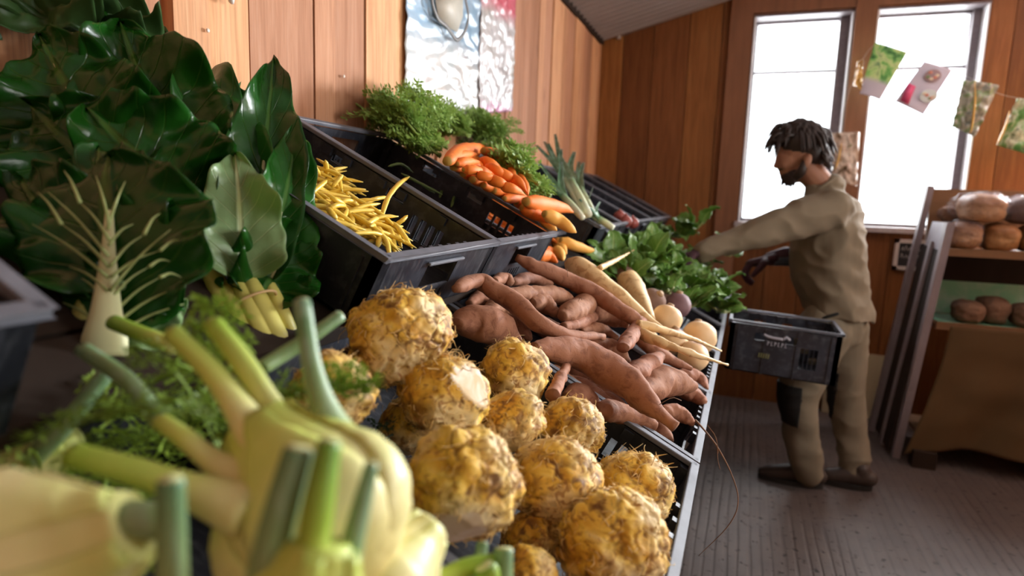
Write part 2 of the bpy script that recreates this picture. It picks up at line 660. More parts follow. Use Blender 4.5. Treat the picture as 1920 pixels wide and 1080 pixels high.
def crate(front, y0, W, L, H, th, label, group=None, marks=False, M=None, flip=False, rim=None):
    """front = middle height point of the front rim (x, z); a runs down the slope, c is the crate's up"""
    ct, st = math.cos(th), math.sin(th)
    if M is None:
        o = V((front[0] - L * ct + -H * st, y0, front[1] + L * st - H * ct))   # back bottom corner
        M = Matrix(((ct, 0, st, o.x), (0, 1, 0, o.y), (-st, 0, ct, o.z), (0, 0, 0, 1)))
    base = M @ V((L / 2, W / 2, 0))
    root = thing('produce_crate', base, label, 'crate', group)
    t = .005
    mb = MB()
    B = lambda a0, a1, b0, b1, c0, c1: mb.box(a0, a1, b0, b1, c0, c1, M=M)
    # floor slats
    B(0, L, 0, W, 0, .004)
    vent = [(L * f, L * f + .014, H * .22, H * .62) for f in (.66, .70, .74, .78)]
    sl = [(L * .24, L * .24 + .045, H * .66, H * .80), (L * .52, L * .52 + .045, H * .66, H * .80)]
    for b0 in (0, W - t):
        for (p, r, s_, u) in wall_cells(0, L, 0, H - .012, vent + sl):
            B(p, r, b0, b0 + t, s_, u)
    hh = [(W * .36, W * .64, H * .34, H * .74)]
    ev = [(W * .42 + .016 * k, W * .42 + .016 * k + .007, H * .08, H * .26) for k in range(5)]
    for a0 in (0, L - t):
        for (p, r, s_, u) in wall_cells(0, W, 0, H - .012, hh + ev):
            B(a0, a0 + t, p, r, s_, u)
    # outside ribs and corner posts
    for aa in (.03, L * .33, L * .62, L - .035):
        for bb in (-.004, W + .0):
            B(aa, aa + .006, bb, bb + .004, .0, H - .02)
    for aa in (0, L - .02):
        for bb in (0, W - .02):
            B(aa, aa + .02, bb, bb + .02, 0, H - .012)
    # clips inside the long walls
    for f in (.2, .3, .47, .57, .76):
        for bb in (t, W - t - .008):
            B(L * f, L * f + .02, bb, bb + .008, H - .030, H - .014)
    # stacking teeth inside the short walls
    for f in (.3, .38, .46, .54, .62, .7):
        B(L - t - .010, L - t, W * f - .006, W * f + .006, H - .026, H - .004)
    mb.build('crate_body', PLASTIC, root, smooth=False)
    mb = MB()
    lip = .013
    for (a0, a1, b0, b1) in ((-.006, L + .006, -.004, lip - .004), (-.006, L + .006, W - lip + .004, W + .004),
                             (-.006, lip - .006, -.004, W + .004), (L - lip + .006, L + .006, -.004, W + .004)):
        mb.box(a0, a1, b0, b1, H - .009, H, M=M)
    for aa in (-.007, L + .001):                       # raised band round the hand hole
        mb.box(aa, aa + .006, W * .34, W * .66, H * .75, H * .80, M=M)
    r = mb.build('rim', rim or (RIM_PALE if front == LF else RIM), root, smooth=False)
    bv = r.modifiers.new('bevel', 'BEVEL'); bv.width = .002; bv.segments = 2
    return root, M


TL, TH_, LL, LH = .535, .115, .545, .12
CRT = 'black plastic crate tilted towards the aisle, '
crate(TF, -.115, .405, TL, TH_, TH, CRT + 'at the left edge of the photo, blurred')
cy, CMY = crate(TF, .735, .402, TL, TH_, TH, 'black plastic crate holding the heap of yellow beans')
cg, CMG = crate(TF, 1.142, .40, TL, TH_, TH, 'nearly empty black crate with a few green beans, beside the yellow bean crate')
crate((TF[0] - .105, TF[1] - .02), 1.549, .46, TL - .10, TH_, TH, 'black plastic crate the orange carrots and their tops are heaped in')
cl, CML = crate(TF, 2.06, .40, TL, TH_, TH, 'black plastic crate the leeks stand in, beyond the carrots')
for k, (yy, what) in enumerate(((2.47, 'black crate with a few red onions, just beyond the leek crate'),
                               (2.88, 'black crate in the upper row, second beyond the leek crate'),
                               (3.29, 'black crate in the upper row, third beyond the leek crate'),
                               (3.70, 'black crate at the far end of the upper row, by the end wall'))):
    crate(TF, yy, .40, TL, TH_, TH, what)
crate(LF, -.075, .575, LL, LH, TH, 'black crate the cut fennel bulbs lie in, nearest the camera')
ce, CME = crate(LF, .513, .575, LL, LH, TH, 'black crate with grey rim full of celeriac')
csp, CMS = crate(LF, 1.106, .425, LL, LH, TH, 'black crate with pale rim full of sweet potatoes')
crate(LF, 1.542, .435, LL, LH, TH, 'black crate with the long parsnips lying over it')
crate(LF, 1.99, .44, LL, LH, TH, 'black crate with round white turnips, below the green leaves')
crate(LF, 2.445, .43, LL, LH, TH, 'black crate under the heap of green leaf bunches')
crate(LF, 2.89, .43, LL, LH, TH, 'black crate the worker reaches into, with leaves at its end')
crate(LF, 3.335, .43, LL, LH, TH, 'black crate at the far end of the lower row')

# timber stand: two sloping decks carried on frames
st = thing('display_stand', (.45, 1.9, 0), 'dark timber two-step stand carrying the tilted crates along the board wall', 'display stand')


def deck(front, L, H, name):
    ct, s_ = math.cos(TH), math.sin(TH)
    o = V((front[0] - L * ct - H * s_, 0, front[1] + L * s_ - H * ct))
    M = Matrix(((ct, 0, s_, o.x), (0, 1, 0, o.y), (-s_, 0, ct, o.z), (0, 0, 0, 1)))
    mb = MB()
    for k in range(5):
        a = L * k / 5
        mb.box(a + .004, a + L / 5 - .004, -.6, 4.2, -.022, -.002, M=M)
    mb.build(name, WOOD_DARK, st, smooth=False)
    return M, L


MT, _ = deck(TF, TL - .02, TH_, 'upper_deck')
ML_, _ = deck(LF, LL - .02, LH, 'lower_deck')
for yy in (-.55, .3, 1.12, 1.95, 2.8, 3.6, 4.15):
    for M, L, a in ((MT, TL, .06), (MT, TL, TL - .10), (ML_, LL, .08), (ML_, LL, LL - .09)):
        p = M @ V((a, yy, -.022))
        mb = MB(); mb.box(p.x - .022, p.x + .022, p.y - .022, p.y + .022, 0, p.z)
        mb.build('leg', WOOD_DARK, st, smooth=False)
    mb = MB()
    mb.bar(MT @ V((.01, yy, -.045)), MT @ V((TL - .06, yy, -.045)), .03, .045)
    mb.bar(ML_ @ V((.01, yy, -.045)), ML_ @ V((LL - .06, yy, -.045)), .03, .045)
    mb.build('bearer', WOOD_DARK, st, smooth=False)
mb = MB()
p = ML_ @ V((LL - .05, 0, -.02))
mb.box(p.x - .012, p.x + .008, -.6, 4.2, .06, p.z - .02)
mb.build('front_board', WOOD_DARK, st, smooth=False)
# ---------------------------------------------------------------- celeriac
q = Mat('celeriac_skin', .62, .35)
cv = q.attr('cav')
n0 = q.noise(11, 3)
n1 = q.noise(19, 5, dist=.8)
n2 = q.noise(70, 5, dist=1.2)
col = q.ramp(n1, [(.30, (.50, .23, .025)), (.44, (.74, .42, .05)), (.56, (.86, .58, .10)), (.72, (.90, .72, .34))])
col = q.mix(q.ramp(n0, [(.46, 0), (.60, .8)]), col, (.84, .72, .46))
col = q.mix(q.ramp(n2, [(.38, .75), (.46, 0)]), col, (.34, .14, .03))
col = q.mix(q.math('MULTIPLY', q.ramp(cv, [(.18, 0), (.6, 1)]), q.ramp(q.noise(24, 5), [(.40, .95), (.60, .15)])), col, (.17, .075, .022))
q.color(col)
q.bump(q.math('ADD', n1, q.math('MULTIPLY', n2, .5)), .5, .004)
q.b.inputs['Subsurface Weight'].default_value = .06
q.b.inputs['Subsurface Radius'].default_value = (.01, .006, .003)
CELERIAC = q.m
q = Mat('celeriac_cut_flesh', .6, .3)
nn_ = q.noise(26, 5, dist=.6)
q.color(q.mix(q.ramp(nn_, [(.42, .9), (.58, 0)]), (.80, .68, .54), (.56, .38, .16)))
q.bump(nn_, .3, .002)
CEL_FLESH = q.m
ROOTLET = simple('dry_rootlets', (.72, .50, .22), .8, .2, .4, 40)


def celeriac(c, r, seed, label, cuts=(), squash=.92, shag=110, sub=5):
    random.seed(seed)
    so = V((seed * 3.7, seed * 1.3, seed * 2.1))
    bm = bmesh.new()
    bmesh.ops.create_icosphere(bm, subdivisions=sub, radius=1.0)
    axis = V((rnd(-.5, .5), rnd(-.5, .5), 1)).normalized()
    R = V((0, 0, 1)).rotation_difference(axis).to_matrix()
    # cells become the knobbly scales of the skin
    vs, cav, cut = [], [], []
    facets = [(V(d).normalized(), k) for d, k in cuts]
    for _ in range(7):
        d = V((rnd(-1, 1), rnd(-1, 1), rnd(-1, .6))).normalized()
        facets.append((d, rnd(.86, .95)))
    ncut = len(cuts)
    for v in bm.verts:
        d = v.co.normalized()
        wp = V((fbm(d * 2.1 + so, 2), fbm(d * 2.1 + so + V((7, 0, 0)), 2), fbm(d * 2.1 + so + V((0, 9, 0)), 2)))
        p = d * 2.3 + wp * .55 + so
        dist, pts = noise.voronoi(p)
        crease = max(0.0, 1 - (dist[1] - dist[0]) / .20) * (.35 + .65 * max(0, min(1, .5 + 1.6 * wp.x)))
        dist2, _p = noise.voronoi(d * 5.5 + wp * .8 + so)
        cr2 = max(0.0, 1 - (dist2[1] - dist2[0]) / .25) * max(0, min(1, .4 + 1.8 * wp.y))
        h = 1 + .14 * fbm(d * 1.4 + so, 2) + .06 * fbm(d * 3.6 + so, 2) - .055 * crease - .022 * cr2 + .014 * fbm(d * 11 + so, 3)
        low = max(0, -(R.transposed() @ d).z - .2)      # gnarled root end
        h += low * .16 * fbm(d * 6 + so * 2, 3)
        k0 = 0
        for i, (fd, fk) in enumerate(facets):
            dp = d.dot(fd) * h
            if dp > fk:
                h *= (fk + (.0 if i < ncut else .25 * (dp - fk))) / dp
                if i < ncut: k0 = 1
        vs.append(h); cut.append(k0)
        cav.append(0 if k0 else min(1, .75 * crease + .4 * cr2 + low * .7 + max(0, .5 * fbm(d * 3 + so * 3, 3))))
    mb = MB()
    for v in bm.verts: v.index
    P = [R @ V((v.co.x, v.co.y, v.co.z * squash)) * (r * h) for v, h in zip(bm.verts, vs)]
    P = [V(c) + p for p in P]
    fs = [tuple(q2.index for q2 in f.verts) for f in bm.faces]
    mb.add(P, fs, 0, cav=cav)
    mb.m = [1 if sum(cut[i] for i in f) >= 2 else 0 for f in fs]
    bm.free()
    root = thing('celeriac', V(c) - V((0, 0, r * .8)), label, 'celeriac')
    mb.build('root_body', [CELERIAC, CEL_FLESH], root)
    mb2 = MB()                                           # loose rootlets and flakes
    N = len(P)
    for k in range(shag):
        i = random.randrange(N)
        if cut[i] or cav[i] < .12: continue
        p = P[i]; d = (p - V(c)).normalized()
        t = d.cross(V((rnd(-1, 1), rnd(-1, 1), rnd(-1, 1)))).normalized()
        ln = r * rnd(.08, .34) * (1.25 if d.z > .6 else .8)
        lift = rnd(.1, .8)
        pts = [p - d * .002, p + d * ln * .18 * lift + t * ln * .35, p + d * ln * .45 * lift + t * ln * .7 + V((rnd(-1, 1), rnd(-1, 1), rnd(-1, 1))) * ln * .15,
               p + d * ln * .55 * lift + t * ln + V((rnd(-1, 1), rnd(-1, 1), rnd(-1, 1))) * ln * .3]
        rr = r * rnd(.005, .018)
        mb2.tube(smooth_path(pts, 6), [rr, rr, rr * .8, rr * .7, rr * .5, rr * .2], 4)
    ro = mb2.build('rootlets', ROOTLET, root)
    tag(ro, kind='stuff')
    return root


CEL = [  # px, py, pixel radius, height over the rim plane, cuts, label
    (751, 628, 99, .075, (), 'large shaggy celeriac on top of the heap, against the yellow bean crate'),
    (622, 738, 84, .045, (), 'shaggy celeriac half hidden behind the fennel stalk, left end of the heap'),
    (838, 742, 86, .045, (((.72, -.25, .55), .80),), 'celeriac with a white trimmed face turned to the aisle, centre of the heap'),
    (966, 700, 68, .035, (), 'rounded orange celeriac beside the fat dark sweet potato, back of the heap'),
    (962, 788, 60, .03, (), 'celeriac wedged just right of the white trimmed one'),
    (1070, 800, 62, .02, (), 'celeriac with a hairy crown, next to the lip of the sweet potato crate'),
    (872, 905, 112, .05, (((.25, -.85, -.40), .90),), 'largest celeriac at the front of the heap, with trimmed pale faces'),
    (1042, 900, 86, .02, (), 'celeriac right of the largest front one, under the hairy crowned one'),
    (1190, 915, 76, .0, (), 'celeriac against the grey rim at the aisle corner of its crate'),
    (1145, 1012, 106, .015, (), 'rough brown celeriac at the bottom edge, by the aisle rim'),
    (712, 880, 40, -.02, (), 'small piece of celeriac low in the crate between fennel and the largest one'),
    (1000, 1010, 62, -.05, (), 'shadowed celeriac down between the three front ones'),
    (990, 1085, 60, -.02, (), 'celeriac cut off by the bottom edge, beside the short green fennel stalk'),
    (770, 800, 60, -.05, (), 'shadowed celeriac deep in the crate under the topmost one'),
]
for i, (px, py, pr, off, cuts, lab) in enumerate(CEL):
    c = on_low(px, py, off)
    celeriac(c, pr * depth_of(c) / FPX, i + 3, lab, cuts, shag=420 if pr > 70 else 220, sub=6 if pr > 90 else 5)

# ---------------------------------------------------------------- long roots: shared builder
q = Mat('sweet_potato_skin', .72, .22)
n1 = q.noise(14, 6); n2 = q.noise(60, 5, q.obj((1, 1, 1)), .6, .5)
rd = q.rand()
col = q.mix(n1, (.27, .105, .062), (.45, .215, .135))
col = q.mix(q.ramp(rd, [(0, .0), (1, .55)]), col, (.34, .17, .085))
col = q.mix(q.ramp(n2, [(.36, .6), (.5, 0)]), col, (.17, .065, .038))
col = q.mix(q.ramp(q.attr('t'), [(.0, .55), (.06, 0), (.94, 0), (1, .6)]), col, (.20, .085, .04))
q.color(col)
q.bump(q.math('ADD', n1, q.math('MULTIPLY', n2, .8)), .6, .003)
SWEET = q.m


def root_veg(name, pts, rads, matl, seed, nseg=44, nring=22, wob=.20, flat=1.0, parent=None):
    random.seed(seed)
    so = V((seed * 1.7 + 5, seed * .9, seed * 2.3))
    P = smooth_path(pts, nseg)
    R = [max(x, .0004) for x in interp(rads, nseg)]
    mx = max(R)
    mb = MB()
    mb.tube(P, R, nring, flat=flat, wob=lambda p, t, a: mx * wob * (fbm((p - P[0]) * (.55 / mx) + so, 3) + .25 * fbm((p - P[0]) * (2.2 / mx) + so, 2)))
    return mb.build(name, matl, parent)


HAIR = simple('brown_root_hair', (.22, .12, .07), .8, .2, .3)


def sweet(pxs, prs, off, label, seed, group=None, hairs=0, tilt=None):
    """pxs: pixel way points on a plane `off` over the rim, prs: pixel radii"""
    offs = off if hasattr(off, '__len__') else [off] * len(pxs)
    P = [on_low(x, y, o) for (x, y), o in zip(pxs, offs)]
    k = depth_of(P[len(P) // 2]) / FPX
    o = root_veg('sweet_potato', P, [r * k for r in prs], SWEET, seed, flat=rnd(.85, 1.0))
    tag(o, label, 'sweet potato', group)
    if hairs:
        random.seed(seed); mb = MB()
        for _ in range(1):
            p = P[0].lerp(P[-1], rnd(.1, .9)) + SN * prs[1] * k
            d = V((rnd(-1, 1), rnd(-1, 1), rnd(0, 1))) * .02
            mb.tube(smooth_path([p, p + d + V((0, 0, .008)), p + d * 1.8], 6), .0006, 4)
        mb.build('root_hair', HAIR, o)
    return o


SP = [
    ([(852, 542), (892, 527), (925, 543), (962, 567), (1010, 605), (1070, 628), (1130, 631)], [7, 16, 19, 22, 22, 20, 15, 12, 8], .075, 'long bent sweet potato lying over the top of the heap', 0),
    ([(856, 606), (880, 602), (918, 613), (955, 628), (978, 640)], [8, 27, 37, 38, 30, 14, 4], .035, 'fat oval sweet potato at the celeriac end of its crate', 0),
    ([(955, 550), (1000, 550), (1045, 556), (1078, 570)], [10, 15, 16, 19, 15, 9], .05, 'smooth sweet potato with a blunt nose under the long bent one', 0),
    ([(925, 530), (945, 520), (958, 530)], [8, 12, 13, 9], .055, 'small hooked sweet potato behind the long bent one', 0),
    ([(958, 530), (995, 522), (1035, 533)], [6, 13, 14, 12, 5], .035, 'dark shaded sweet potato under the reddish diagonal one', 0),
    ([(968, 482), (1005, 500), (1060, 522), (1118, 552), (1160, 580), (1200, 604)], [7, 12, 14, 16, 17, 15, 14, 11], .085, 'long reddish sweet potato lying diagonally next to the parsnips', 4),
    ([(995, 568), (1018, 568), (1048, 592)], [12, 19, 21, 16, 5], .04, 'short stubby sweet potato between the bent and the blunt-nosed ones', 0),
    ([(1055, 594), (1085, 578), (1122, 556)], [8, 19, 23, 22, 12], .055, 'pinkish root-haired sweet potato below the reddish diagonal one', 3),
    ([(1100, 588), (1130, 587), (1160, 600), (1178, 612)], [8, 18, 20, 19, 14, 5], .04, 'brown rounded sweet potato left of the upright stub', 0),
    ([(1055, 612), (1085, 607), (1112, 592), (1114, 580)], [7, 11, 12, 9, 5], .04, 'thin curled sweet potato under the brown rounded one', 0),
    ([(1090, 622), (1125, 618), (1158, 634)], [6, 12, 13, 10, 4], .03, 'slim sweet potato half under the long bent one\'s tip', 0),
    ([(1166, 652), (1185, 628), (1206, 598)], [11, 15, 15, 15, 12], .075, 'short sweet potato stub standing upright with a broken end', 0),
    ([(1000, 652), (1040, 655), (1085, 662), (1140, 690), (1190, 730), (1230, 770), (1268, 800)], [12, 20, 27, 32, 33, 31, 24, 13, 9], .06, 'biggest sweet potato, long and smooth, at the front of the heap', 2),
    ([(1105, 652), (1140, 652), (1178, 682)], [9, 19, 22, 19, 6], .03, 'furrowed sweet potato behind the biggest one', 2),
    ([(1180, 700), (1206, 690), (1236, 668)], [11, 22, 23, 21, 10], .045, 'sweet potato with a round snub end, right of the biggest one', 0),
    ([(1205, 735), (1245, 715), (1298, 722)], [12, 30, 34, 28, 10], .03, 'plump sweet potato close to the aisle rim', 0),
    ([(1036, 742), (1048, 715), (1063, 686)], [13, 12, 11, 8], .045, 'thin finger-like sweet potato pointing up beside the celeriac', 0),
    ([(1060, 748), (1090, 746), (1124, 768)], [10, 24, 26, 22, 8], .0, 'stocky sweet potato in the shade of the biggest one', 0),
    ([(1115, 768), (1150, 772), (1195, 785), (1228, 802)], [12, 22, 21, 21, 20, 12], .0, 'blunt sweet potato lying along the near lip of its crate', 0),
    ([(1240, 768), (1270, 775), (1302, 795)], [8, 15, 16, 13, 4], .015, 'small sweet potato low by the aisle rim near the long root', 0),
    ([(1268, 728), (1298, 738), (1322, 757)], [7, 16, 17, 13, 5], .0, 'dull sweet potato tucked against the aisle rim', 0),
    ([(1195, 638), (1232, 662), (1296, 692)], [8, 13, 14, 11, 5], .04, 'slim dark sweet potato below the parsnip roots', 0),
    ([(905, 585), (940, 575), (985, 590)], [8, 16, 18, 15, 6], .02, 'sweet potato mostly covered by the long bent one', 0),
    ([(1275, 700), (1305, 708), (1326, 730)], [8, 16, 15, 12, 4], .0, 'small sweet potato under the turnip at the rim', 0),
    ([(880, 570), (910, 556), (950, 566)], [6, 14, 16, 12, 5], .015, 'shaded sweet potato behind the fat oval one', 0),
]
for i, (a, b, off, lab, hr) in enumerate(SP):
    sweet(a, b, off, lab, i + 11, hairs=hr)
random.seed(77)
for k in range(16):                                     # lower layer, glimpsed in the gaps
    px, py = rnd(900, 1290), rnd(560, 790)
    c = on_low(px, py, -.045)
    if not (1.14 < c.y < 1.5 and .5 < c.x < .90): c = V((rnd(.55, .85), rnd(1.16, 1.48), 0)); c = V((c.x, c.y, LOWF.z + (LOWF.x - c.x) * math.tan(TH) - .05))
    d = (SD * rnd(.4, 1) + V((0, rnd(-.8, .8), 0))).normalized() * rnd(.05, .07)
    o = root_veg('sweet_potato', [c - d, c, c + d + SN * .004], [.006, .02, .024, .02, .006], SWEET, 200 + k, 24, 14)
    tag(o, 'shadowed sweet potato in the bottom layer of the sweet potato crate', 'sweet potato', 'sweet potatoes in the bottom layer')

# the thin root hanging over the rim of the crate
P = [on_low(1304, 788, .02), on_low(1322, 808, .03), on_y(1345, 838, 1.10), on_y(1372, 890, 1.08), on_y(1384, 940, 1.06), on_y(1366, 985, 1.05), on_y(1310, 1042, 1.04)]
mb = MB(); mb.tube(smooth_path(P, 40), interp([.0024, .0017, .0013, .001, .0009, .0008, .0004], 40), 6)
rt = mb.build('long_root_strand', HAIR); tag(rt, 'thin brown root strand hanging from the sweet potatoes over the crate rim', 'root')
mb = MB(); mb.tube(smooth_path([on_y(1326, 796, 1.1), on_y(1342, 820, 1.09), on_y(1347, 850, 1.08)], 12), .0007, 5)
mb.tube(smooth_path([P[2], on_y(1346, 862, 1.09), on_y(1350, 880, 1.09)], 8), .0006, 5)
mb.build('side_strand', HAIR, rt)

# ---------------------------------------------------------------- parsnips, turnips, beetroot
q = Mat('parsnip_skin', .55, .35)
n1 = q.noise(10, 5); n2 = q.noise(40, 5, q.obj((1, 1, 1)), .6, .6)
col = q.mix(n1, (.68, .43, .17), (.84, .66, .38))
col = q.mix(q.ramp(n2, [(.36, .65), (.46, 0)]), col, (.42, .22, .08))
q.color(col); q.bump(n2, .3, .002)
PARSNIP = q.m
q = Mat('turnip_skin', .5, .4)
n1 = q.noise(9, 4)
col = q.mix(n1, (.74, .47, .22), (.82, .62, .38))
col = q.mix(q.ramp(q.math('ADD', q.attr('t'), q.math('MULTIPLY', q.noise(20, 4), .2)), [(.85, 0), (1.02, .85)]), col, (.36, .20, .20))
q.color(col); q.bump(q.noise(30, 4), .2, .002)
TURNIP = q.m
BEET = simple('earthy_beetroot', (.21, .12, .085), .75, .3, .45, 18, .4, .003)


def px_root(name, pxs, prs, off, matl, label, cat, seed, group=None, plane=on_low, wob=.08):
    offs = off if hasattr(off, '__len__') else [off] * len(pxs)
    P = [plane(x, y, o) for (x, y), o in zip(pxs, offs)]
    k = depth_of(P[len(P) // 2]) / FPX
    o = root_veg(name, P, [r * k for r in prs], matl, seed, 36, 18, wob)
    return tag(o, label, cat, group)


px_root('parsnip', [(1062, 490), (1085, 505), (1130, 540), (1175, 572), (1215, 598), (1248, 618)], [8, 23, 28, 26, 22, 16, 10, 6, 3], .085, PARSNIP, 'biggest parsnip, fat crown by the carrots, lying diagonally', 'parsnip', 301)
px_root('parsnip', [(1163, 518), (1180, 530), (1200, 562), (1222, 600)], [10, 23, 24, 19, 13, 7], .06, PARSNIP, 'broad pale parsnip behind the biggest one', 'parsnip', 302)
px_root('parsnip', [(1195, 608), (1240, 618), (1300, 636), (1352, 658)], [9, 8, 7, 5, 3, 1.5], [.09, .10, .10, .09], PARSNIP, 'upper of two long parsnip tails across the turnips', 'parsnip', 303, wob=.2)
px_root('parsnip', [(1195, 622), (1235, 640), (1300, 664), (1364, 684)], [11, 12, 9, 7, 4, 2], [.075, .09, .10, .095], PARSNIP, 'lower of two long parsnip tails, ending past the crate rim', 'parsnip', 304, wob=.2)
px_root('parsnip', [(1124, 503), (1160, 485), (1190, 468)], [5, 4.5, 3.5, 2, 1], .12, PARSNIP, 'thin parsnip tail pointing up at the green leaves', 'parsnip', 305, wob=.2)
px_root('parsnip', [(1180, 590), (1215, 625), (1250, 660)], [10, 15, 12, 8, 4], .03, PARSNIP, 'parsnip mostly under the two long tails', 'parsnip', 306)


def turnip(px, py, pr, off, matl, label, cat, seed, tail=True, axis=(.1, .1, 1)):
    random.seed(seed)
    c = on_low(px, py, off)
    r = pr * depth_of(c) / FPX
    ax = V(axis).normalized()
    n = 26
    pts, rads = [], []
    for k in range(n):
        t = k / (n - 1)
        z = -math.cos(t * math.pi)
        pts.append(c + ax * (r * .93 * z)); rads.append(max(.0005, r * math.sin(t * math.pi) ** .85))
    so = V((seed, seed * 2.0, 0))
    mb = MB()
    mb.tube(pts, rads, 24, wob=lambda p, t, a: r * .10 * fbm((p - c) / r * .9 + so, 3))
    nm = {'turnip': 'turnip', 'beetroot': 'beetroot'}[cat]
    o = mb.build(nm, matl)
    tag(o, label, cat)
    mb = MB()
    mb.tube([c + ax * r * .85, c + ax * r * 1.08 + V((.002, 0, 0))], [r * .3, r * .2], 10)
    mb.build('crown', simple('cut_crown', (.42, .28, .16), .7), o)
    if tail:
        mb = MB(); mb.tube(smooth_path([c - ax * r * .88, c - ax * r * 1.25 + V((0, -.01, 0)), c - ax * r * 1.5 + V((.01, -.02, 0))], 8), interp([r * .12, r * .05, .0006], 8), 6)
        mb.build('tap_root', matl, o)
    return o


turnip(1249, 599, 29, .055, TURNIP, 'round white turnip left of the two turnips at the rim', 'turnip', 1, axis=(.2, .5, 1))
turnip(1311, 632, 32, .045, TURNIP, 'round white turnip with a brown crown, in the rim corner', 'turnip', 2, axis=(-.2, .6, 1))
turnip(1300, 668, 29, .02, TURNIP, 'white turnip lowest against the aisle rim', 'turnip', 3, axis=(.3, .3, 1))
turnip(1262, 640, 27, .02, TURNIP, 'white turnip under the long parsnip tails', 'turnip', 4)
turnip(1170, 520, 24, .045, BEET, 'earthy brown beetroot behind the broad pale parsnip', 'beetroot', 5)
turnip(1222, 566, 26, .04, BEET, 'earthy beetroot left of the purplish one', 'beetroot', 6, axis=(.6, -.3, .7))
turnip(1270, 572, 25, .05, simple('purplish_beetroot', (.20, .11, .12), .6, .35, .4, 15, .3), 'purplish beetroot above the round white turnip', 'beetroot', 7)
turnip(1240, 540, 22, .02, BEET, 'earthy beetroot close under the green leaves', 'beetroot', 8)
# ---------------------------------------------------------------- yellow beans, green beans
def bean_mat(name, c0, c1, tip):
    q = Mat(name, .38, .45)
    col = q.mix(q.noise(25, 3), c0, c1)
    col = q.mix(q.math('MULTIPLY', q.rand(), .45), col, (min(1, c1[0] * 1.2), min(1, c1[1] * 1.35), c1[2] * 2.2))
    q.color(q.mix(q.ramp(q.attr('t'), [(.0, .8), (.06, 0), (.93, 0), (1, .8)]), col, tip))
    q.bump(q.noise(60, 3), .1, .001)
    return q.m


YBEAN = bean_mat('yellow_wax_bean_skin', (.74, .46, .035), (.84, .60, .085), (.62, .55, .16))
GBEAN = bean_mat('green_bean_skin', (.07, .13, .025), (.13, .22, .05), (.16, .2, .06))


def bean(pts, r, matl, label, group=None, name='yellow_bean', seed=0):
    random.seed(seed)
    P = smooth_path(pts, 16)
    mb = MB()
    so = V((seed, seed * .7, 0))
    R = interp([r * .35, r * .92, r, r, r, r * .95, r * .8, r * .2], 16)
    mb.tube(P, R, 8, flat=.8, wob=lambda p, t, a: r * .06 * math.sin(t * 30 + seed))
    return tag(mb.build(name, matl), label, 'bean', group)


PB = [  # px way points, height over the rim plane, label
    ([(713, 415), (727, 372), (748, 345), (768, 331)], [-.03, -.005, .012, .014], 'long yellow bean standing up against the crate wall, tip over the rim'),
    ([(676, 386), (700, 374), (728, 369)], [-.035, -.02, -.018], 'curved yellow bean arching behind the long upright one'),
    ([(730, 428), (752, 415), (764, 404)], [-.045, -.025, -.015], 'yellow bean with a pale tip pointing up at the right of the heap'),
    ([(715, 418), (738, 420), (755, 438), (773, 466)], [-.03, -.022, -.022, -.03], 'yellow bean drooping in an arc at the front right of the heap'),
    ([(718, 430), (735, 426), (745, 440), (753, 465)], [-.035, -.028, -.03, -.04], 'second drooping yellow bean, inside the arc of the first'),
    ([(708, 464), (713, 440), (711, 425)], [-.03, -.02, -.02], 'yellow bean standing upright at the front wall'),
    ([(578, 366), (596, 351), (613, 338)], [-.01, .0, .008], 'pale yellow bean lying across the top left of the heap'),
    ([(600, 330), (590, 314), (582, 302)], [-.025, -.01, .0], 'yellow bean sticking up at the back left, by the chard leaf'),
    ([(612, 328), (612, 315), (610, 300)], [-.025, -.01, .005], 'short yellow bean pointing straight up at the back'),
    ([(622, 352), (633, 338), (643, 328)], [-.03, -.015, -.005], 'yellow bean poking up behind the heap'),
    ([(616, 392), (630, 385), (648, 386)], [-.01, -.004, -.008], 'pale yellow bean bent across the middle of the heap'),
    ([(614, 390), (622, 400), (632, 411)], [-.008, -.008, -.012], 'pale yellow bean pointing to the near wall'),
    ([(632, 380), (655, 376), (676, 390)], [-.02, -.014, -.03], 'yellow bean bridging the middle of the heap'),
    ([(640, 398), (665, 396), (703, 404)], [-.03, -.025, -.04], 'yellow bean in the right middle of the heap'),
    ([(655, 412), (685, 418), (722, 420)], [-.03, -.025, -.035], 'yellow bean lying towards the drooping ones'),
    ([(630, 348), (648, 356), (656, 372)], [-.035, -.03, -.045], 'dull yellow bean along the far side of the heap'),
    ([(601, 362), (625, 372), (648, 384)], [-.02, -.012, -.02], 'thick yellow bean across the left of the heap'),
    ([(596, 376), (612, 382), (630, 396)], [-.015, -.01, -.015], 'yellow bean lying over the near crate wall side'),
]
for i, (pp, oo, lab) in enumerate(PB):
    bean([on_top(x, y, o) for (x, y), o in zip(pp, oo)], .0050, YBEAN, lab, seed=i)
random.seed(12)


def in_poly(x, y, poly):
    c = False
    for i in range(len(poly)):
        (x1, y1), (x2, y2) = poly[i - 1], poly[i]
        if (y1 > y) != (y2 > y) and x < (x2 - x1) * (y - y1) / (y2 - y1) + x1: c = not c
    return c


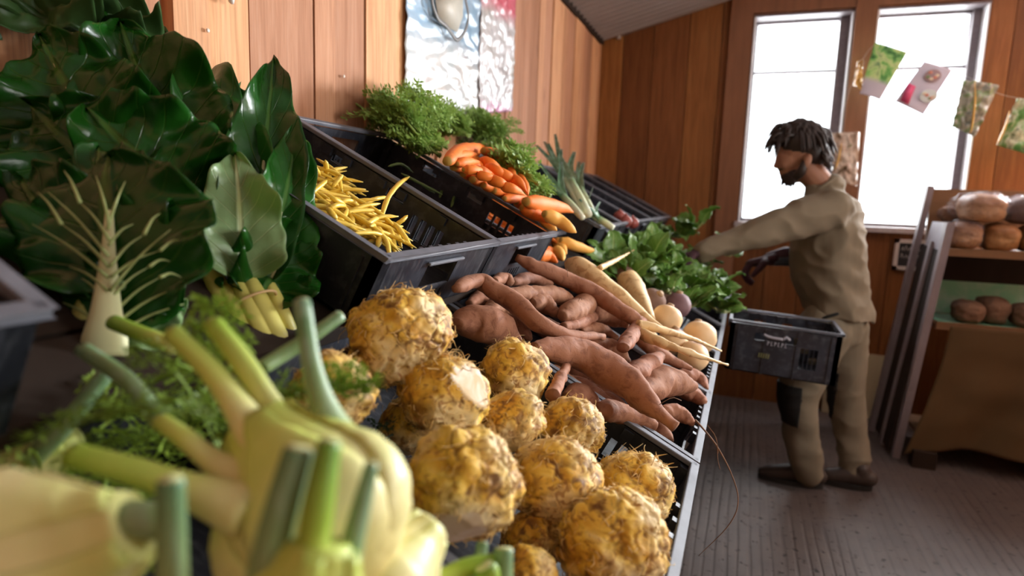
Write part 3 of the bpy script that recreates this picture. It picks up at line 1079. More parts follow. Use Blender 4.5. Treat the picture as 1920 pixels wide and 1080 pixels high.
poly = [(575, 318), (608, 318), (640, 345), (668, 388), (722, 415), (738, 442), (718, 464), (690, 462), (640, 432), (600, 402), (575, 385)]
k = 0
while k < 130:
    x, y = rnd(560, 750), rnd(310, 470)
    if not in_poly(x, y, poly): continue
    layer = k % 3
    off = [-.060, -.044, -.028][layer] + rnd(-.006, .006)
    c = on_top(x, y, off)
    if not (.755 < c.y < 1.11): continue
    a = rnd(-1.5, 1.5)
    d = (SD * math.cos(a) + V((0, math.sin(a), 0)) + SN * rnd(-.25, .55)).normalized()
    ln = rnd(.042, .066)
    sd = d.cross(SN) * rnd(-.012, .012) + SN * rnd(.002, .01)
    p0, p1 = c - d * ln, c + d * ln
    def clampb(p): return V((p.x, min(max(p.y, .752), 1.118), p.z))
    p0, p1 = clampb(p0), clampb(p1)
    if (p1.x > .52): p1 = p1 - SD * (p1.x - .52) / math.cos(TH)
    bean([p0, c + sd, p1], rnd(.0040, .0050), YBEAN, 'slender yellow wax bean tangled in the heap in the nearest bean crate', 'yellow beans in the crate', seed=100 + k)
    k += 1

GB = [([(728, 312), (752, 308), (775, 324)], [-.02, -.012, -.03], 'thin green bean arched over the divider between the two bean crates'),
      ([(786, 342), (800, 352), (815, 362)], [-.03, -.03, -.04], 'green bean lying along the wall of the nearly empty crate'),
      ([(824, 371), (830, 355), (842, 343)], [-.07, -.06, -.05], 'green bean sprig standing in the nearly empty crate'),
      ([(846, 388), (850, 374), (852, 368)], [-.07, -.06, -.055], 'short green bean end upright in the nearly empty crate'),
      ([(868, 382), (890, 384), (905, 392)], [-.08, -.08, -.08], 'green bean flat on the floor of the nearly empty crate'),
      ([(905, 412), (930, 410), (945, 418)], [-.095, -.095, -.095], 'green bean near the front wall of the nearly empty crate'),
      ([(752, 325), (790, 345), (830, 365)], [-.012, -.014, -.02], 'long green bean resting on the crate divider')]
for i, (pp, oo, lab) in enumerate(GB):
    bean([on_top(x, y, o) for (x, y), o in zip(pp, oo)], .0042, GBEAN, lab, name='green_bean', seed=400 + i)

# ---------------------------------------------------------------- feathery foliage helper
def frond(mb, base, d, ln, up, seed, leaf=.011, branches=12, droop=.35):
    """a feathery leaf: stem, opposite side twigs, small lobed leaflets"""
    random.seed(seed)
    base, d, up = V(base), V(d).normalized(), V(up)
    side = d.cross(up).normalized()
    nrm = side.cross(d)
    pts = [base + d * (ln * t) - V((0, 0, 1)) * (droop * ln * t * t) + side * (ln * .06 * math.sin(t * 5 + seed)) for t in [k / 9 for k in range(10)]]
    mb.tube(pts, [.0018 - .0014 * k / 9 for k in range(10)], 4, cap=False, tname='t')
    for b in range(branches):
        t = .22 + .78 * b / (branches - 1)
        i = min(int(t * 9), 8)
        p = pts[i].lerp(pts[i + 1], t * 9 - i)
        tl = ln * .34 * (1.05 - t) + .012
        for sg in (-1, 1):
            tw = (side * sg * rnd(.7, 1) + d * rnd(.4, .9) + nrm * rnd(-.25, .55)).normalized()
            q2 = p + tw * tl
            nl = max(3, int(tl / .008))
            for k in range(nl):
                f = (k + .6) / nl
                c = p.lerp(q2, f) + V((0, 0, -.15 * tl * f * f))
                for s3 in (-1, 1):
                    ld = (tw * rnd(.3, .9) + d * s3 * rnd(.5, 1) + nrm * rnd(-.5, .6)).normalized()
                    l2 = leaf * rnd(.6, 1.2)
                    wv = ld.cross(nrm + side * rnd(-.5, .5)).normalized() * l2 * .22
                    mb.add([c, c + ld * l2 * .5 + wv, c + ld * l2, c + ld * l2 * .5 - wv], [(0, 1, 2, 3)], 0, t=.3 + .7 * f)


def leafy_mat(name, c0, c1, rough=.5, tr=.25, scale=25):
    q = Mat(name, rough, .35)
    col = q.mix(q.noise(scale, 3), c0, c1)
    col = q.mix(q.math('MULTIPLY', q.rand(), .35), col, [x * 1.5 for x in c1])
    q.color(col)
    return q.translucent(tr, col).m


FROND = leafy_mat('carrot_top_green', (.11, .22, .035), (.32, .48, .11))
FENFROND = leafy_mat('fennel_frond_green', (.10, .20, .015), (.26, .38, .05))

# ---------------------------------------------------------------- carrots
q = Mat('carrot_skin', .62, .22)
wv = q.noise(40, 4, q.obj((1, 1, 1)), .6)
col = q.mix(q.noise(9, 3), (.70, .135, .016), (.84, .24, .035))
col = q.mix(q.ramp(wv, [(.34, .5), (.46, 0)]), col, (.42, .10, .02))
q.color(q.mix(q.ramp(q.attr('t'), [(0, .8), (.025, 0)]), col, (.30, .26, .06)))
q.bump(wv, .25, .0015)
CARROT = q.m
q = Mat('yellow_carrot_skin', .6, .25)
wv = q.noise(40, 4)
col = q.mix(q.noise(9, 3), (.82, .36, .05), (.87, .50, .13))
q.color(q.mix(q.ramp(q.attr('t'), [(0, .8), (.025, 0)]), col, (.36, .30, .08)))
q.bump(wv, .25, .0015)
YCARROT = q.m
SCAR = [.45, .92, .95, .9, .78, .6, .36, .10]


def carrot(pxs, pr, offs, matl, label, seed, group=None, plane=on_top):
    P = [plane(x, y, o) for (x, y), o in zip(pxs, offs)]
    k = depth_of(P[len(P) // 2]) / FPX
    o = root_veg('carrot', P, [pr * 1.08 * k * s_ for s_ in SCAR], matl, seed, 26, 12, .08)
    return tag(o, label, 'carrot', group)


CA = [
    ([(838, 303), (868, 283), (905, 280), (935, 297)], 12, .075, CARROT, 'carrot curving round the top of the orange heap'),
    ([(905, 282), (938, 296), (958, 320), (966, 342)], 12, .085, CARROT, 'carrot coming down the far side of the heap, bright on top'),
    ([(840, 300), (880, 298), (925, 312)], 12, .06, CARROT, 'carrot lying level just under the topmost curved one'),
    ([(850, 313), (895, 314), (936, 330), (958, 345)], 12, .06, CARROT, 'long carrot across the middle of the orange heap'),
    ([(868, 325), (905, 330), (950, 348)], 12, .05, CARROT, 'carrot along the rim of the green bean crate, upper one'),
    ([(885, 336), (925, 340), (962, 352)], 12, .05, CARROT, 'carrot in the middle of the heap, next to the crate rim'),
    ([(905, 347), (940, 352), (975, 360)], 11, .045, CARROT, 'carrot in the lower part of the orange heap'),
    ([(925, 357), (958, 360), (990, 370)], 11, .04, CARROT, 'carrot with a dark shaded underside at the foot of the heap'),
    ([(935, 300), (962, 322), (984, 348), (990, 366)], 11, .075, CARROT, 'carrot at the right edge of the heap against the green tops'),
    ([(895, 318), (918, 330), (930, 345)], 10, .075, CARROT, 'carrot with a light fork on the face of the heap'),
    ([(945, 372), (972, 372), (998, 378)], 9, .035, CARROT, 'carrot under the foot of the heap, by the rim'),
    ([(958, 338), (975, 346), (992, 352)], 10, .07, CARROT, 'short carrot end facing the aisle at the right of the heap'),
    ([(985, 378), (1020, 384), (1055, 390), (1074, 398)], 14, .05, CARROT, 'carrot with a yellow tip pointing at the leeks'),
    ([(978, 388), (1005, 402), (1028, 418)], 13, .03, CARROT, 'orange carrot running down beside the crate rim'),
    ([(1020, 400), (1045, 412), (1068, 428), (1080, 436)], 13, .045, YCARROT, 'fat yellow carrot ending in a black thread root'),
    ([(1005, 395), (1030, 420), (1044, 432)], 12, .02, YCARROT, 'yellow carrot under the fat yellow one'),
    ([(968, 378), (985, 384), (1010, 400)], 11, .025, CARROT, 'carrot linking the heap to the loose carrots in front'),
]
for i, (a, pr, off, mt, lab) in enumerate(CA):
    carrot(a, pr, [off - .004 * k for k in range(len(a))], mt, lab, 500 + i)
CB = [
    ([(1050, 450), (1075, 460), (1100, 468), (1124, 473)], 10, .07, YCARROT, 'yellow carrot with a thin tip lying on the lower row under the leek crate'),
    ([(1042, 452), (1052, 465), (1062, 476)], 12, .05, YCARROT, 'yellow carrot next to the crown of the biggest parsnip'),
    ([(1040, 468), (1050, 478), (1056, 488)], 12, .045, YCARROT, 'stubby yellow carrot above the biggest parsnip'),
    ([(1000, 478), (1025, 480), (1045, 492)], 14, .05, CARROT, 'orange carrot above the reddish diagonal sweet potato'),
    ([(1015, 470), (1035, 474), (1052, 488)], 11, .035, CARROT, 'orange carrot tucked under the front corner of the green bean crate'),
    ([(1070, 448), (1095, 452), (1112, 458)], 9, .04, YCARROT, 'slim yellow carrot behind the one with the thin tip'),
]
for i, (a, pr, off, mt, lab) in enumerate(CB):
    carrot(a, pr, [off] * len(a), mt, lab, 530 + i, plane=on_low)
random.seed(45)
EX = [((848, 296), (900, 290), 'carrot second from the top at the left end of the heap'), ((856, 307), (905, 305), 'carrot third from the top at the left end of the heap'),
      ((868, 318), (915, 322), 'thin carrot lying against the crate rim, left part of the heap'), ((900, 300), (945, 322), 'carrot slanting under the bright one on the far side'),
      ((912, 312), (958, 338), 'carrot parallel to the slanting one, a little nearer the rim'), ((893, 328), (940, 343), 'carrot in the hollow at the centre of the heap'),
      ((915, 335), (965, 355), 'carrot crossing the centre of the heap towards the aisle'), ((940, 350), (985, 366), 'carrot pointing at the loose carrots in front'),
      ((950, 330), (988, 360), 'carrot at the far right of the heap, half under the green tops'), ((925, 320), (975, 345), 'carrot right of centre, resting on two others')]
for i, (a, b, lab) in enumerate(EX):
    mid = ((a[0] + b[0]) / 2 + rnd(-3, 3), (a[1] + b[1]) / 2 - rnd(1, 5))
    carrot([a, mid, b], rnd(9, 11), [.072, .078, .066], CARROT, lab, 640 + i)
random.seed(31)
for k in range(16):                                     # carrots underneath
    c = V((rnd(.26, .40), rnd(1.58, 1.95), 0))
    c.z = TOPF.z - .02 + (TOPF.x - .105 - c.x) * math.tan(TH) - rnd(.0, .05)
    d = (SD + V((0, rnd(-.6, .6), 0))).normalized() * .075
    o = root_veg('carrot', [c - d, c, c + d], [.016 * s_ for s_ in SCAR], CARROT, 560 + k, 18, 10)
    tag(o, 'orange carrot in the lower layer of the carrot heap', 'carrot', 'carrots in the lower layer')

# bunches of carrot tops lying back against the wall
def top_bunch(px, py, off, seed, n, ln, label, spread=.8):
    base = on_top(px, py, off)
    random.seed(seed)
    root = thing('carrot_top_bunch', base, label, 'carrot tops')
    mb = MB()
    for k in range(n):
        random.seed(seed * 50 + k)
        d = V((-.85 + rnd(-.4, .35) * spread, rnd(-1, 1) * spread * .8 + .15, rnd(.35, 1.1)))
        b = base + V((rnd(-.02, .02), rnd(-.03, .03), rnd(-.01, .015)))
        dn = d.normalized()
        L = ln * rnd(.6, 1.05)
        tip = b + dn * L
        if tip.x < .02: L *= max(.3, (b.x - .02) / max(.001, b.x - tip.x))
        frond(mb, b, d, L, (rnd(-.4, .4), rnd(-.4, .4), 1), seed * 50 + k, leaf=.015)
    tag(mb.build('foliage', FROND, root, smooth=False), kind='stuff')
    mb = MB()
    for k in range(7):
        random.seed(seed * 9 + k)
        d = V((-.7 + rnd(-.4, .3), rnd(-.5, .5), rnd(.2, .7))).normalized()
        mb.tube(smooth_path([base - d * .02, base + d * .05, base + d * .11 + V((0, 0, .01))], 6), [.0032] * 6, 6)
    mb.build('stalks', simple('carrot_stalk_green', (.22, .32, .07), .5), root)
    return root


top_bunch(800, 262, .045, 1, 34, .25, 'high bushy bunch of carrot tops in front of the poster, left end of the greens')
top_bunch(735, 232, .03, 2, 20, .15, 'bunch of carrot tops sprawling over the back of the green bean crate')
top_bunch(872, 250, .06, 3, 28, .19, 'carrot tops straight above the orange heap, under the poster')
top_bunch(950, 268, .08, 4, 32, .22, 'carrot tops behind the right half of the orange heap')
top_bunch(985, 318, .07, 5, 26, .17, 'carrot tops between the orange heap and the leeks')
top_bunch(1022, 362, .055, 6, 24, .14, 'low carrot tops next to the leek leaves')
top_bunch(835, 240, .08, 7, 30, .22, 'carrot tops reaching highest against the poster')
top_bunch(815, 285, .03, 9, 22, .12, 'carrot tops low over the rim, left of the orange heap')
top_bunch(915, 242, .085, 10, 32, .23, 'carrot tops in front of the pink poster edge')
top_bunch(1000, 338, .08, 8, 22, .17, 'carrot tops rising behind the carrot with the yellow tip')

# ---------------------------------------------------------------- leeks
q = Mat('leek_leaf', .4, .45)
t = q.attr('t')
col = q.ramp(q.math('ADD', t, q.math('MULTIPLY', q.math('SUBTRACT', q.noise(8, 3), .5), .15)), [(.05, (.80, .80, .66)), (.30, (.62, .70, .40)), (.48, (.14, .30, .12)), (1, (.035, .11, .065))])
st2 = q.noise(30, 2, q.obj((1, 1, 1)))
q.color(q.mix(q.ramp(st2, [(.4, 0), (.7, .35)]), col, (.45, .60, .48)))
LEEK = q.m


def leek(base_px, tip_px, offs, r, label, seed):
    random.seed(seed)
    a, b = on_top(*base_px, offs[0]), on_top(*tip_px, offs[1])
    d = b - a
    root = thing('leek', a, label, 'leek')
    mb = MB()
    mb.tube(smooth_path([a, a + d * .28, a + d * .5], 10), interp([r * .8, r, r * .95, r * .9], 10), 12, tname='tt')
    mb.at['t'] = [.12 + .38 * x for x in mb.at.pop('tt')]
    mb.build('shaft', LEEK, root)
    for k in range(5):
        mb = MB()
        sp = V((rnd(-.03, .03), (k - 2) * .022 + rnd(-.01, .01), rnd(-.01, .035)))
        p0, p1, p2 = a + d * .42, a + d * .72 + sp * .6, a + d * (1.02 + rnd(-.12, .1)) + sp * 1.9 - V((0, 0, rnd(0, .03)))
        P = smooth_path([p0, p1, p2], 14)
        w = interp([r * .9, r * 1.1, r * .9, r * .5], 14)
        sd = d.cross(V((0, 0, 1))).normalized()
        nn = sd.cross(d.normalized())
        def fn(u, v, P=P, w=w, sd=sd, nn=nn):
            i = min(int(u * 13), 12); f = u * 13 - i
            p = P[i].lerp(P[i + 1], f); ww = w[i] + (w[i + 1] - w[i]) * f
            s2 = v * 2 - 1
            return p + sd * (s2 * ww * .85) - nn * (ww * .55 * (1 - s2 * s2))
        mb.grid(fn, 13, 6)
        mb.at['t'] = [.48 + .52 * x for x in mb.at['u']]
        l = mb.build('leaf', LEEK, root)
        sl = l.modifiers.new('thickness', 'SOLIDIFY'); sl.thickness = .0012
    return root


leek((1098, 404), (1030, 285), (.02, .09), .013, 'leek with the tallest leaf fan, nearest the carrots', 1)
leek((1104, 402), (1045, 290), (.03, .10), .014, 'pale striped leek in the middle of the fan', 2)
leek((1112, 400), (1070, 318), (.02, .06), .013, 'dark leek at the back of the fan', 3)
leek((1092, 408), (1022, 330), (.02, .05), .012, 'leek leaning low over the carrot tops', 4)
leek((1150, 428), (1095, 392), (.015, .02), .012, 'leek with a bare white end by the front of its crate', 5)
leek((1130, 420), (1080, 375), (-.01, .02), .012, 'leek lying low along the near wall of its crate', 6)

# ---------------------------------------------------------------- onions in the crates beyond
ONION = simple('red_onion_skin', (.33, .07, .055), .4, .5, .35, 14)
for k, (px, py, lab) in enumerate(((1173, 415, 'red onion nearest the leeks, in the crate beyond them'), (1186, 418, 'red onion at the front of the crate beyond the leeks'),
                                   (1162, 406, 'red onion half hidden at the back of the crate beyond the leeks'))):
    c = on_top(px, py, -.005); r = .027
    mb = MB(); mb.tube([c + V((0, 0, r * z)) for z in (-.95, -.7, -.3, .1, .5, .8, .98, 1.25)], [r * x for x in (.1, .7, .97, 1, .85, .5, .2, .06)], 18)
    tag(mb.build('onion', ONION), lab, 'onion')

# ---------------------------------------------------------------- broad leaves: shared builder
def blade(name, matl, base, tip, width, normal, seed, bend=.12, cup=.25, wave=.10, parent=None, nu=40, nv=24, twist=0.0, prof=1.0, curl=0.0, crumple=.026):
    """a leaf blade along base-tip; returns the object and the spine"""
    random.seed(seed)
    so = V((seed * 1.9, seed * .7, 3.1))
    a, b = V(base), V(tip)
    d = b - a
    L = d.length
    n = V(normal); n = (n - d * (n.dot(d) / d.length_squared)).normalized()
    ctrl = (a + b) / 2 + n * (bend * L)
    def sp(u):
        p = a * (1 - u) ** 2 + ctrl * 2 * u * (1 - u) + b * u * u
        if curl > 0 and u > .7:
            p = p - n * (curl * L * ((u - .7) / .3) ** 2)
        return p
    def fn(u, v):
        s_ = v * 2 - 1
        p = sp(u); t = (sp(min(1, u + .01)) - sp(max(0, u - .01))).normalized()
        ang = twist * u
        sd = t.cross(n).normalized()
        nn = sd.cross(t)
        sd, nn = sd * math.cos(ang) + nn * math.sin(ang), nn * math.cos(ang) - sd * math.sin(ang)
        wd = width * .5 * (math.sin(math.pi * min(1, (u * .97 + .03)) ** (.62 * prof)) ** .75) * (1 + .10 * noise.noise(V((u * 6, s_ * .5, seed))))
        x = s_ * wd
        z = cup * wd * s_ * s_ + wave * width * abs(s_) ** 2.2 * math.sin(u * 13 + seed + s_ * 1.7)
        q3 = V((u * L * 14, s_ * wd * 16, 0)) + so
        z += crumple * width * (2.4 * noise.noise(q3) + 1.5 * noise.noise(q3 * 2.3) + .7 * noise.noise(q3 * 5.1))
        z += .05 * width * abs(s_) ** 3 * math.sin(u * 31 + seed * 2 + s_)
        z += .02 * width * (1 - min(1, abs(s_) * 8))
        r_ = p + sd * x + nn * z
        if r_.x < .012: r_.x = .012 + (r_.x - .012) * .03
        return r_
    mb = MB(); mb.grid(fn, nu, nv)
    o = mb.build(name, matl, parent)
    sl = o.modifiers.new('thickness', 'SOLIDIFY'); sl.thickness = .0006
    return o, [sp(k / 12) for k in range(13)], n


def chard_mat(name, c0, c1, vein, rough=.27, tr=.12, nveins=8.0, vw=.05):
    q = Mat(name, rough, .42)
    u, v = q.attr('u'), q.attr('v')
    s_ = q.math('ABSOLUTE', q.math('SUBTRACT', q.math('MULTIPLY', v, 2.0), 1.0))
    ph = q.math('SUBTRACT', q.math('MULTIPLY', u, nveins), q.math('MULTIPLY', q.math('POWER', s_, .85), 2.1))
    ph = q.math('ADD', ph, q.math('MULTIPLY', q.noise(9, 2), .5))
    fr = q.math('ABSOLUTE', q.math('SUBTRACT', q.math('FRACT', ph), .5))
    line = q.ramp(fr, [(0, 1), (vw, 0)])
    fade = q.math('SUBTRACT', 1.0, q.math('MULTIPLY', s_, .8))
    line = q.math('MULTIPLY', line, fade)
    mid = q.ramp(s_, [(.03, 1), (.09, 0)])
    vn = q.math('MAXIMUM', line, mid)
    vo = q.noise(45, 4, dist=.4)
    col = q.mix(q.noise(7, 3), c0, c1)
    col = q.mix(q.math('MULTIPLY', vn, .7), col, vein)
    q.color(col)
    q.bump(q.math('ADD', q.math('MULTIPLY', vn, -1.0), q.math('MULTIPLY', vo, .5)), .5, .004)
    return q.translucent(tr, q.mix(1.0, col, (1.3, 1.6, .6), 'MULTIPLY')).m


CHARD = chard_mat('dark_chard_leaf', (.005, .050, .004), (.014, .100, .008), (.07, .18, .025))
CHARD_PALE = chard_mat('chard_leaf_underside', (.20, .34, .15), (.28, .42, .19), (.72, .78, .46), .36, .2)
CHARD_BRIGHT = chard_mat('bright_chard_leaf', (.012, .10, .010), (.03, .18, .02), (.12, .28, .06), .32, .2)
MIDRIB = simple('chard_midrib', (.62, .60, .36), .4, .4, .15, 25, .2, .001, (1, 1, .3))
STALK = simple('yellow_green_chard_stalk', (.60, .55, .14), .38, .45, .25, 18, .3, .001)
WHITE_RIB = simple('white_chard_rib', (.72, .74, .42), .42, .4, .12, 14, .3, .001, (1, 1, .3))
q = Mat('pale_veined_chard_leaf', .35, .45)
GREEN_LEAF = chard_mat('fresh_green_leaf', (.08, .20, .035), (.20, .36, .07), (.45, .56, .22), .38, .22, 6)
BAND = simple('rubber_band', (.72, .50, .26), .5, .3, .1)


def leaf_with_rib(name, matl, base, tip, width, normal, seed, ribmat, ribr, parent, **kw):
    o, spn, n = blade(name, matl, base, tip, width, normal, seed, parent=parent, **kw)
    mb = MB()
    P = [p - n * ribr * .2 for p in spn[:11]]
    mb.tube(smooth_path(P, 16), interp([ribr, ribr * .8, ribr * .45, ribr * .15], 16), 8, flat=.7)
    r = mb.build('midrib', ribmat, o)
    return o


# leafy greens heaped beyond the turnips: small bunches
def green_bunch(px, py, off, seed, label, size=.10, n=7, matl=None, plane=on_low):
    random.seed(seed)
    c = plane(px, py, off)
    if not (0 < c.y < 3.6): c = on_y(px, py, 3.3)
    root = thing('green_leaf_bunch', c, label, 'green leaves')
    stalks = MB()
    fd = V((rnd(-1, 1), rnd(-1, 1), 0))
    for k in range(n):
        d = (V((rnd(-1, 1), rnd(-1, 1), rnd(.05, 1.0))) + fd * .5).normalized()
        L = size * rnd(.7, 1.2)
        b = c + V((rnd(-.015, .015), rnd(-.015, .015), 0))
        nrm = V((rnd(-.5, .8), rnd(-1, .3), 1))
        blade('leaf', matl or GREEN_LEAF, b + d * L * .25, b + d * L, L * rnd(.45, .7), nrm, seed * 20 + k, bend=rnd(.05, .3), wave=.06, parent=root, nu=12, nv=8, curl=rnd(0, .3))
        stalks.tube(smooth_path([b, b + d * L * .15, b + d * L * .3], 5), .0035, 6)
    stalks.build('stalks', simple('pale_leaf_stalk', (.42, .50, .22), .4), root)
    return root


GL = [(1152, 500, .05, 'bright yellowish bunch of leaves next to the thin parsnip tail'),
      (1185, 505, .06, 'bunch of curled leaves behind the beetroots'), (1222, 525, .05, 'leaf bunch above the purplish beetroot'),
      (1195, 478, .07, 'leaf bunch at the back of the green heap under the crate corner'), (1240, 488, .08, 'leaf bunch in the middle of the green heap'),
      (1262, 520, .07, 'leaf bunch in front of the worker\'s near hand'), (1292, 545, .06, 'leaf bunch towards the aisle side of the green heap'),
      (1332, 562, .04, 'leaf bunch overhanging the aisle rim corner'), (1350, 585, .02, 'lowest leaf bunch, drooping over the crate rim'),
      (1318, 530, .06, 'leaf bunch beside the carried crate'), (1345, 545, .05, 'outermost leaf bunch pointing at the carried crate'),
      (1302, 430, .09, 'dark leaf bunch standing up behind the worker\'s sleeve'), (1268, 445, .06, 'leaf bunch by the end wall, far end of the heap'),
      (1235, 450, .06, 'small leaf bunch under the far upper crates'), (1283, 578, .03, 'leaf bunch just behind the round turnip'),
      (1365, 480, .04, 'few leaves in the far crate below the sleeve'),
      (1215, 500, .09, 'leaf bunch topping the near half of the green heap'), (1170, 525, .04, 'leaf bunch reaching over the brown beetroot'),
      (1275, 490, .07, 'leaf bunch under the worker\'s near wrist'), (1250, 550, .05, 'leaf bunch hanging forward over the beetroots'),
      (1310, 500, .05, 'leaf bunch right of the worker\'s near hand')]
for i, (px, py, off, lab) in enumerate(GL):
    green_bunch(px, py, off, 40 + i, lab, size=.115 if i != 11 else .14, n=9)
# ---------------------------------------------------------------- big chard bunches at the left
def chard(base, label, leaves, stalkmat, seed, band=None, ribmat=None, stalk_ends=None):
    root = thing('chard_bunch', base, label, 'chard')
    for k, (b, t, w, nrm, mt, kw) in enumerate(leaves):
        leaf_with_rib('leaf', mt, b, t, w, nrm, seed * 30 + k, ribmat or MIDRIB, kw.pop('rib', .0045), root, **kw)
    for (pts, rr) in stalk_ends or []:
        mb = MB()
        mb.tube(smooth_path(pts, 14), interp(rr, 14), 12, flat=.75)
        mb.build('stalk', stalkmat, root)
    return root


D = at_depth
# the banded bunch with pale stalks, leaves fanning up over the crate
ch = chard(D(470, 610, .80), 'chard bunch with yellow-green stalks tied by a rubber band, beside the yellow beans', [
    (D(452, 520, .80), D(440, 285, .84), .105, (.85, -.5, .25), CHARD_PALE, dict(bend=.10, cup=.45, wave=.12, curl=.0, rib=.004, twist=.5)),
    (D(470, 530, .83), D(512, 108, 1.0), .115, (.75, -.6, .25), CHARD, dict(bend=.06, cup=.6, wave=.08)),
    (D(430, 500, .86), D(385, 85, 1.02), .14, (.7, -.7, .2), CHARD_BRIGHT, dict(bend=.12, cup=.4, wave=.14, curl=.2)),
    (D(430, 480, .88), D(450, 165, 1.05), .13, (.7, -.6, .2), CHARD, dict(bend=.10, cup=.4, wave=.16)),
    (D(490, 540, .84), D(552, 235, .95), .095, (.8, -.5, .1), CHARD_BRIGHT, dict(bend=.16, cup=.35, wave=.13)),
    (D(490, 560, .82), D(548, 430, .88), .12, (.7, -.6, .3), CHARD, dict(bend=.2, cup=.4, wave=.16)),
    (D(480, 570, .80), D(520, 500, .86), .10, (.7, -.6, .3), CHARD, dict(bend=.2, cup=.4, wave=.2)),
    (D(475, 520, .86), D(500, 395, .90), .10, (.9, -.4, .2), CHARD_BRIGHT, dict(bend=.1, cup=.2, wave=.08)),
    (D(418, 520, .82), D(340, 440, .86), .11, (.6, -.7, .3), CHARD, dict(bend=.2, cup=.3, wave=.12)),
], STALK, 1, stalk_ends=[
    ([D(505, 648, .765), D(470, 575, .78), D(440, 515, .81)], [.0135, .0145, .0125, .007]),
    ([D(528, 645, .775), D(485, 560, .79), D(460, 505, .83)], [.0135, .014, .0115, .007]),
    ([D(455, 632, .77), D(420, 560, .79), D(385, 490, .83)], [.0155, .0165, .0145, .009]),
    ([D(482, 655, .76), D(448, 585, .775), D(415, 530, .80)], [.0135, .0145, .0125, .008]),
    ([D(548, 632, .80), D(520, 565, .81), D(490, 500, .85)], [.010, .011, .009, .006]),
    ([D(470, 600, .80), D(455, 560, .81), D(440, 500, .84)], [.013, .013, .011, .006]),
])
mb = MB()
c0, c1 = D(440, 580, .80), D(505, 560, .80)
ax = (D(500, 630, .78) - D(450, 520, .80)).normalized()
e1 = (c1 - c0).normalized(); e1 = (e1 - ax * e1.dot(ax)).normalized(); e2 = ax.cross(e1)
cc = D(466, 573, .795)
mb.tube([cc + e1 * (.037 * math.cos(a)) + e2 * (.026 * math.sin(a)) for a in [2 * math.pi * k / 36 for k in range(37)]], .0018, 6, cap=False)
mb.build('rubber_band', BAND, ch)

# the large dark bunch with huge overlapping leaves
chard(D(300, 600, .78), 'very large dark green chard bunch towering over the left crates', [
    (D(355, 395, .84), D(165, 205, .80), .21, (.55, -.75, .35), CHARD, dict(bend=.16, cup=.22, wave=.12, rib=.0035)),
    (D(330, 330, .90), D(225, 40, .92), .21, (.6, -.7, .3), CHARD, dict(bend=.14, cup=.4, wave=.13, rib=.003)),
    (D(270, 330, .95), D(270, 15, 1.02), .19, (.7, -.6, .2), CHARD, dict(bend=.12, cup=.35, wave=.08, curl=.15)),
    (D(230, 360, .82), D(60, 200, .80), .22, (.5, -.8, .2), CHARD, dict(bend=.14, cup=.2, wave=.08)),
    (D(200, 300, .86), D(70, 60, .86), .20, (.6, -.7, .2), CHARD, dict(bend=.1, cup=.3, wave=.1)),
    (D(390, 420, .92), D(330, 200, .98), .20, (.7, -.6, .2), CHARD, dict(bend=.12, cup=.3, wave=.08)),
    (D(300, 470, .84), D(210, 350, .82), .16, (.5, -.8, .3), CHARD, dict(bend=.12, cup=.25, wave=.1)),
    (D(250, 480, .95), D(330, 330, 1.0), .22, (.5, -.8, .3), CHARD, dict(bend=.12, cup=.25, wave=.1)),
    (D(120, 420, .84), D(20, 200, .84), .24, (.5, -.8, .3), CHARD, dict(bend=.12, cup=.25, wave=.1)),
    (D(380, 560, .88), D(380, 430, .93), .14, (.6, -.7, .3), CHARD, dict(bend=.12, cup=.25, wave=.14)),
    (D(330, 560, .80), D(355, 480, .82), .11, (.6, -.7, .3), CHARD_BRIGHT, dict(bend=.2, cup=.35, wave=.2)),
], STALK, 2, stalk_ends=[([D(330, 640, .86), D(345, 520, .87), D(350, 395, .86)], [.011, .011, .008, .005]), ([D(290, 640, .9), D(285, 500, .93), D(275, 330, .95)], [.011, .011, .008, .005])])

# the white ribbed bunch: one broad pale rib with branching veins
root = thing('chard_bunch', D(195, 660, .62), 'chard bunch with one broad white rib and branching pale veins, front left', 'chard')
mb = MB()
P = smooth_path([D(195, 668, .60), D(198, 600, .605), D(202, 500, .63), D(206, 370, .67)], 20)
mb.tube(P, interp([.021, .0195, .014, .010, .006, .0035], 20), 14, flat=.45, up=(0, 0, 1))
mb.build('stalk', WHITE_RIB, root)
mb = MB()
random.seed(9)
veins = [((205, 450), (150, 380)), ((204, 500), (115, 420)), ((203, 520), (60, 420)), ((202, 545), (130, 500)), ((202, 430), (235, 340)),
         ((206, 500), (270, 440)), ((207, 520), (300, 470)), ((208, 560), (280, 500)), ((210, 590), (300, 520)), ((212, 610), (330, 540)), ((204, 460), (250, 420)), ((200, 570), (150, 520)), ((203, 480), (90, 360)), ((206, 545), (320, 430)), ((205, 420), (180, 330)), ((204, 620), (100, 560)), ((212, 630), (345, 570)), ((150, 380), (120, 320)), ((115, 420), (70, 360)), ((270, 440), (300, 400)), ((300, 470), (345, 450)), ((280, 500), (320, 490)), ((300, 520), (340, 520))]
for (a, b) in veins:
    p, r = D(*a, .612), D(*b, .638)
    mid = (p + r) / 2 + V((0, 0, .004))
    mb.tube(smooth_path([p, mid, r], 8), interp([.0019, .0012, .0004], 8), 6)
mb.build('veins', simple('pale_leaf_veins', (.36, .44, .17), .45), root)
blade('leaf', CHARD, D(203, 640, .622), D(205, 290, .69), .25, (.33, -.94, .1), 89, parent=root, wave=.05, cup=.08, bend=.02, crumple=.008, prof=1.5)
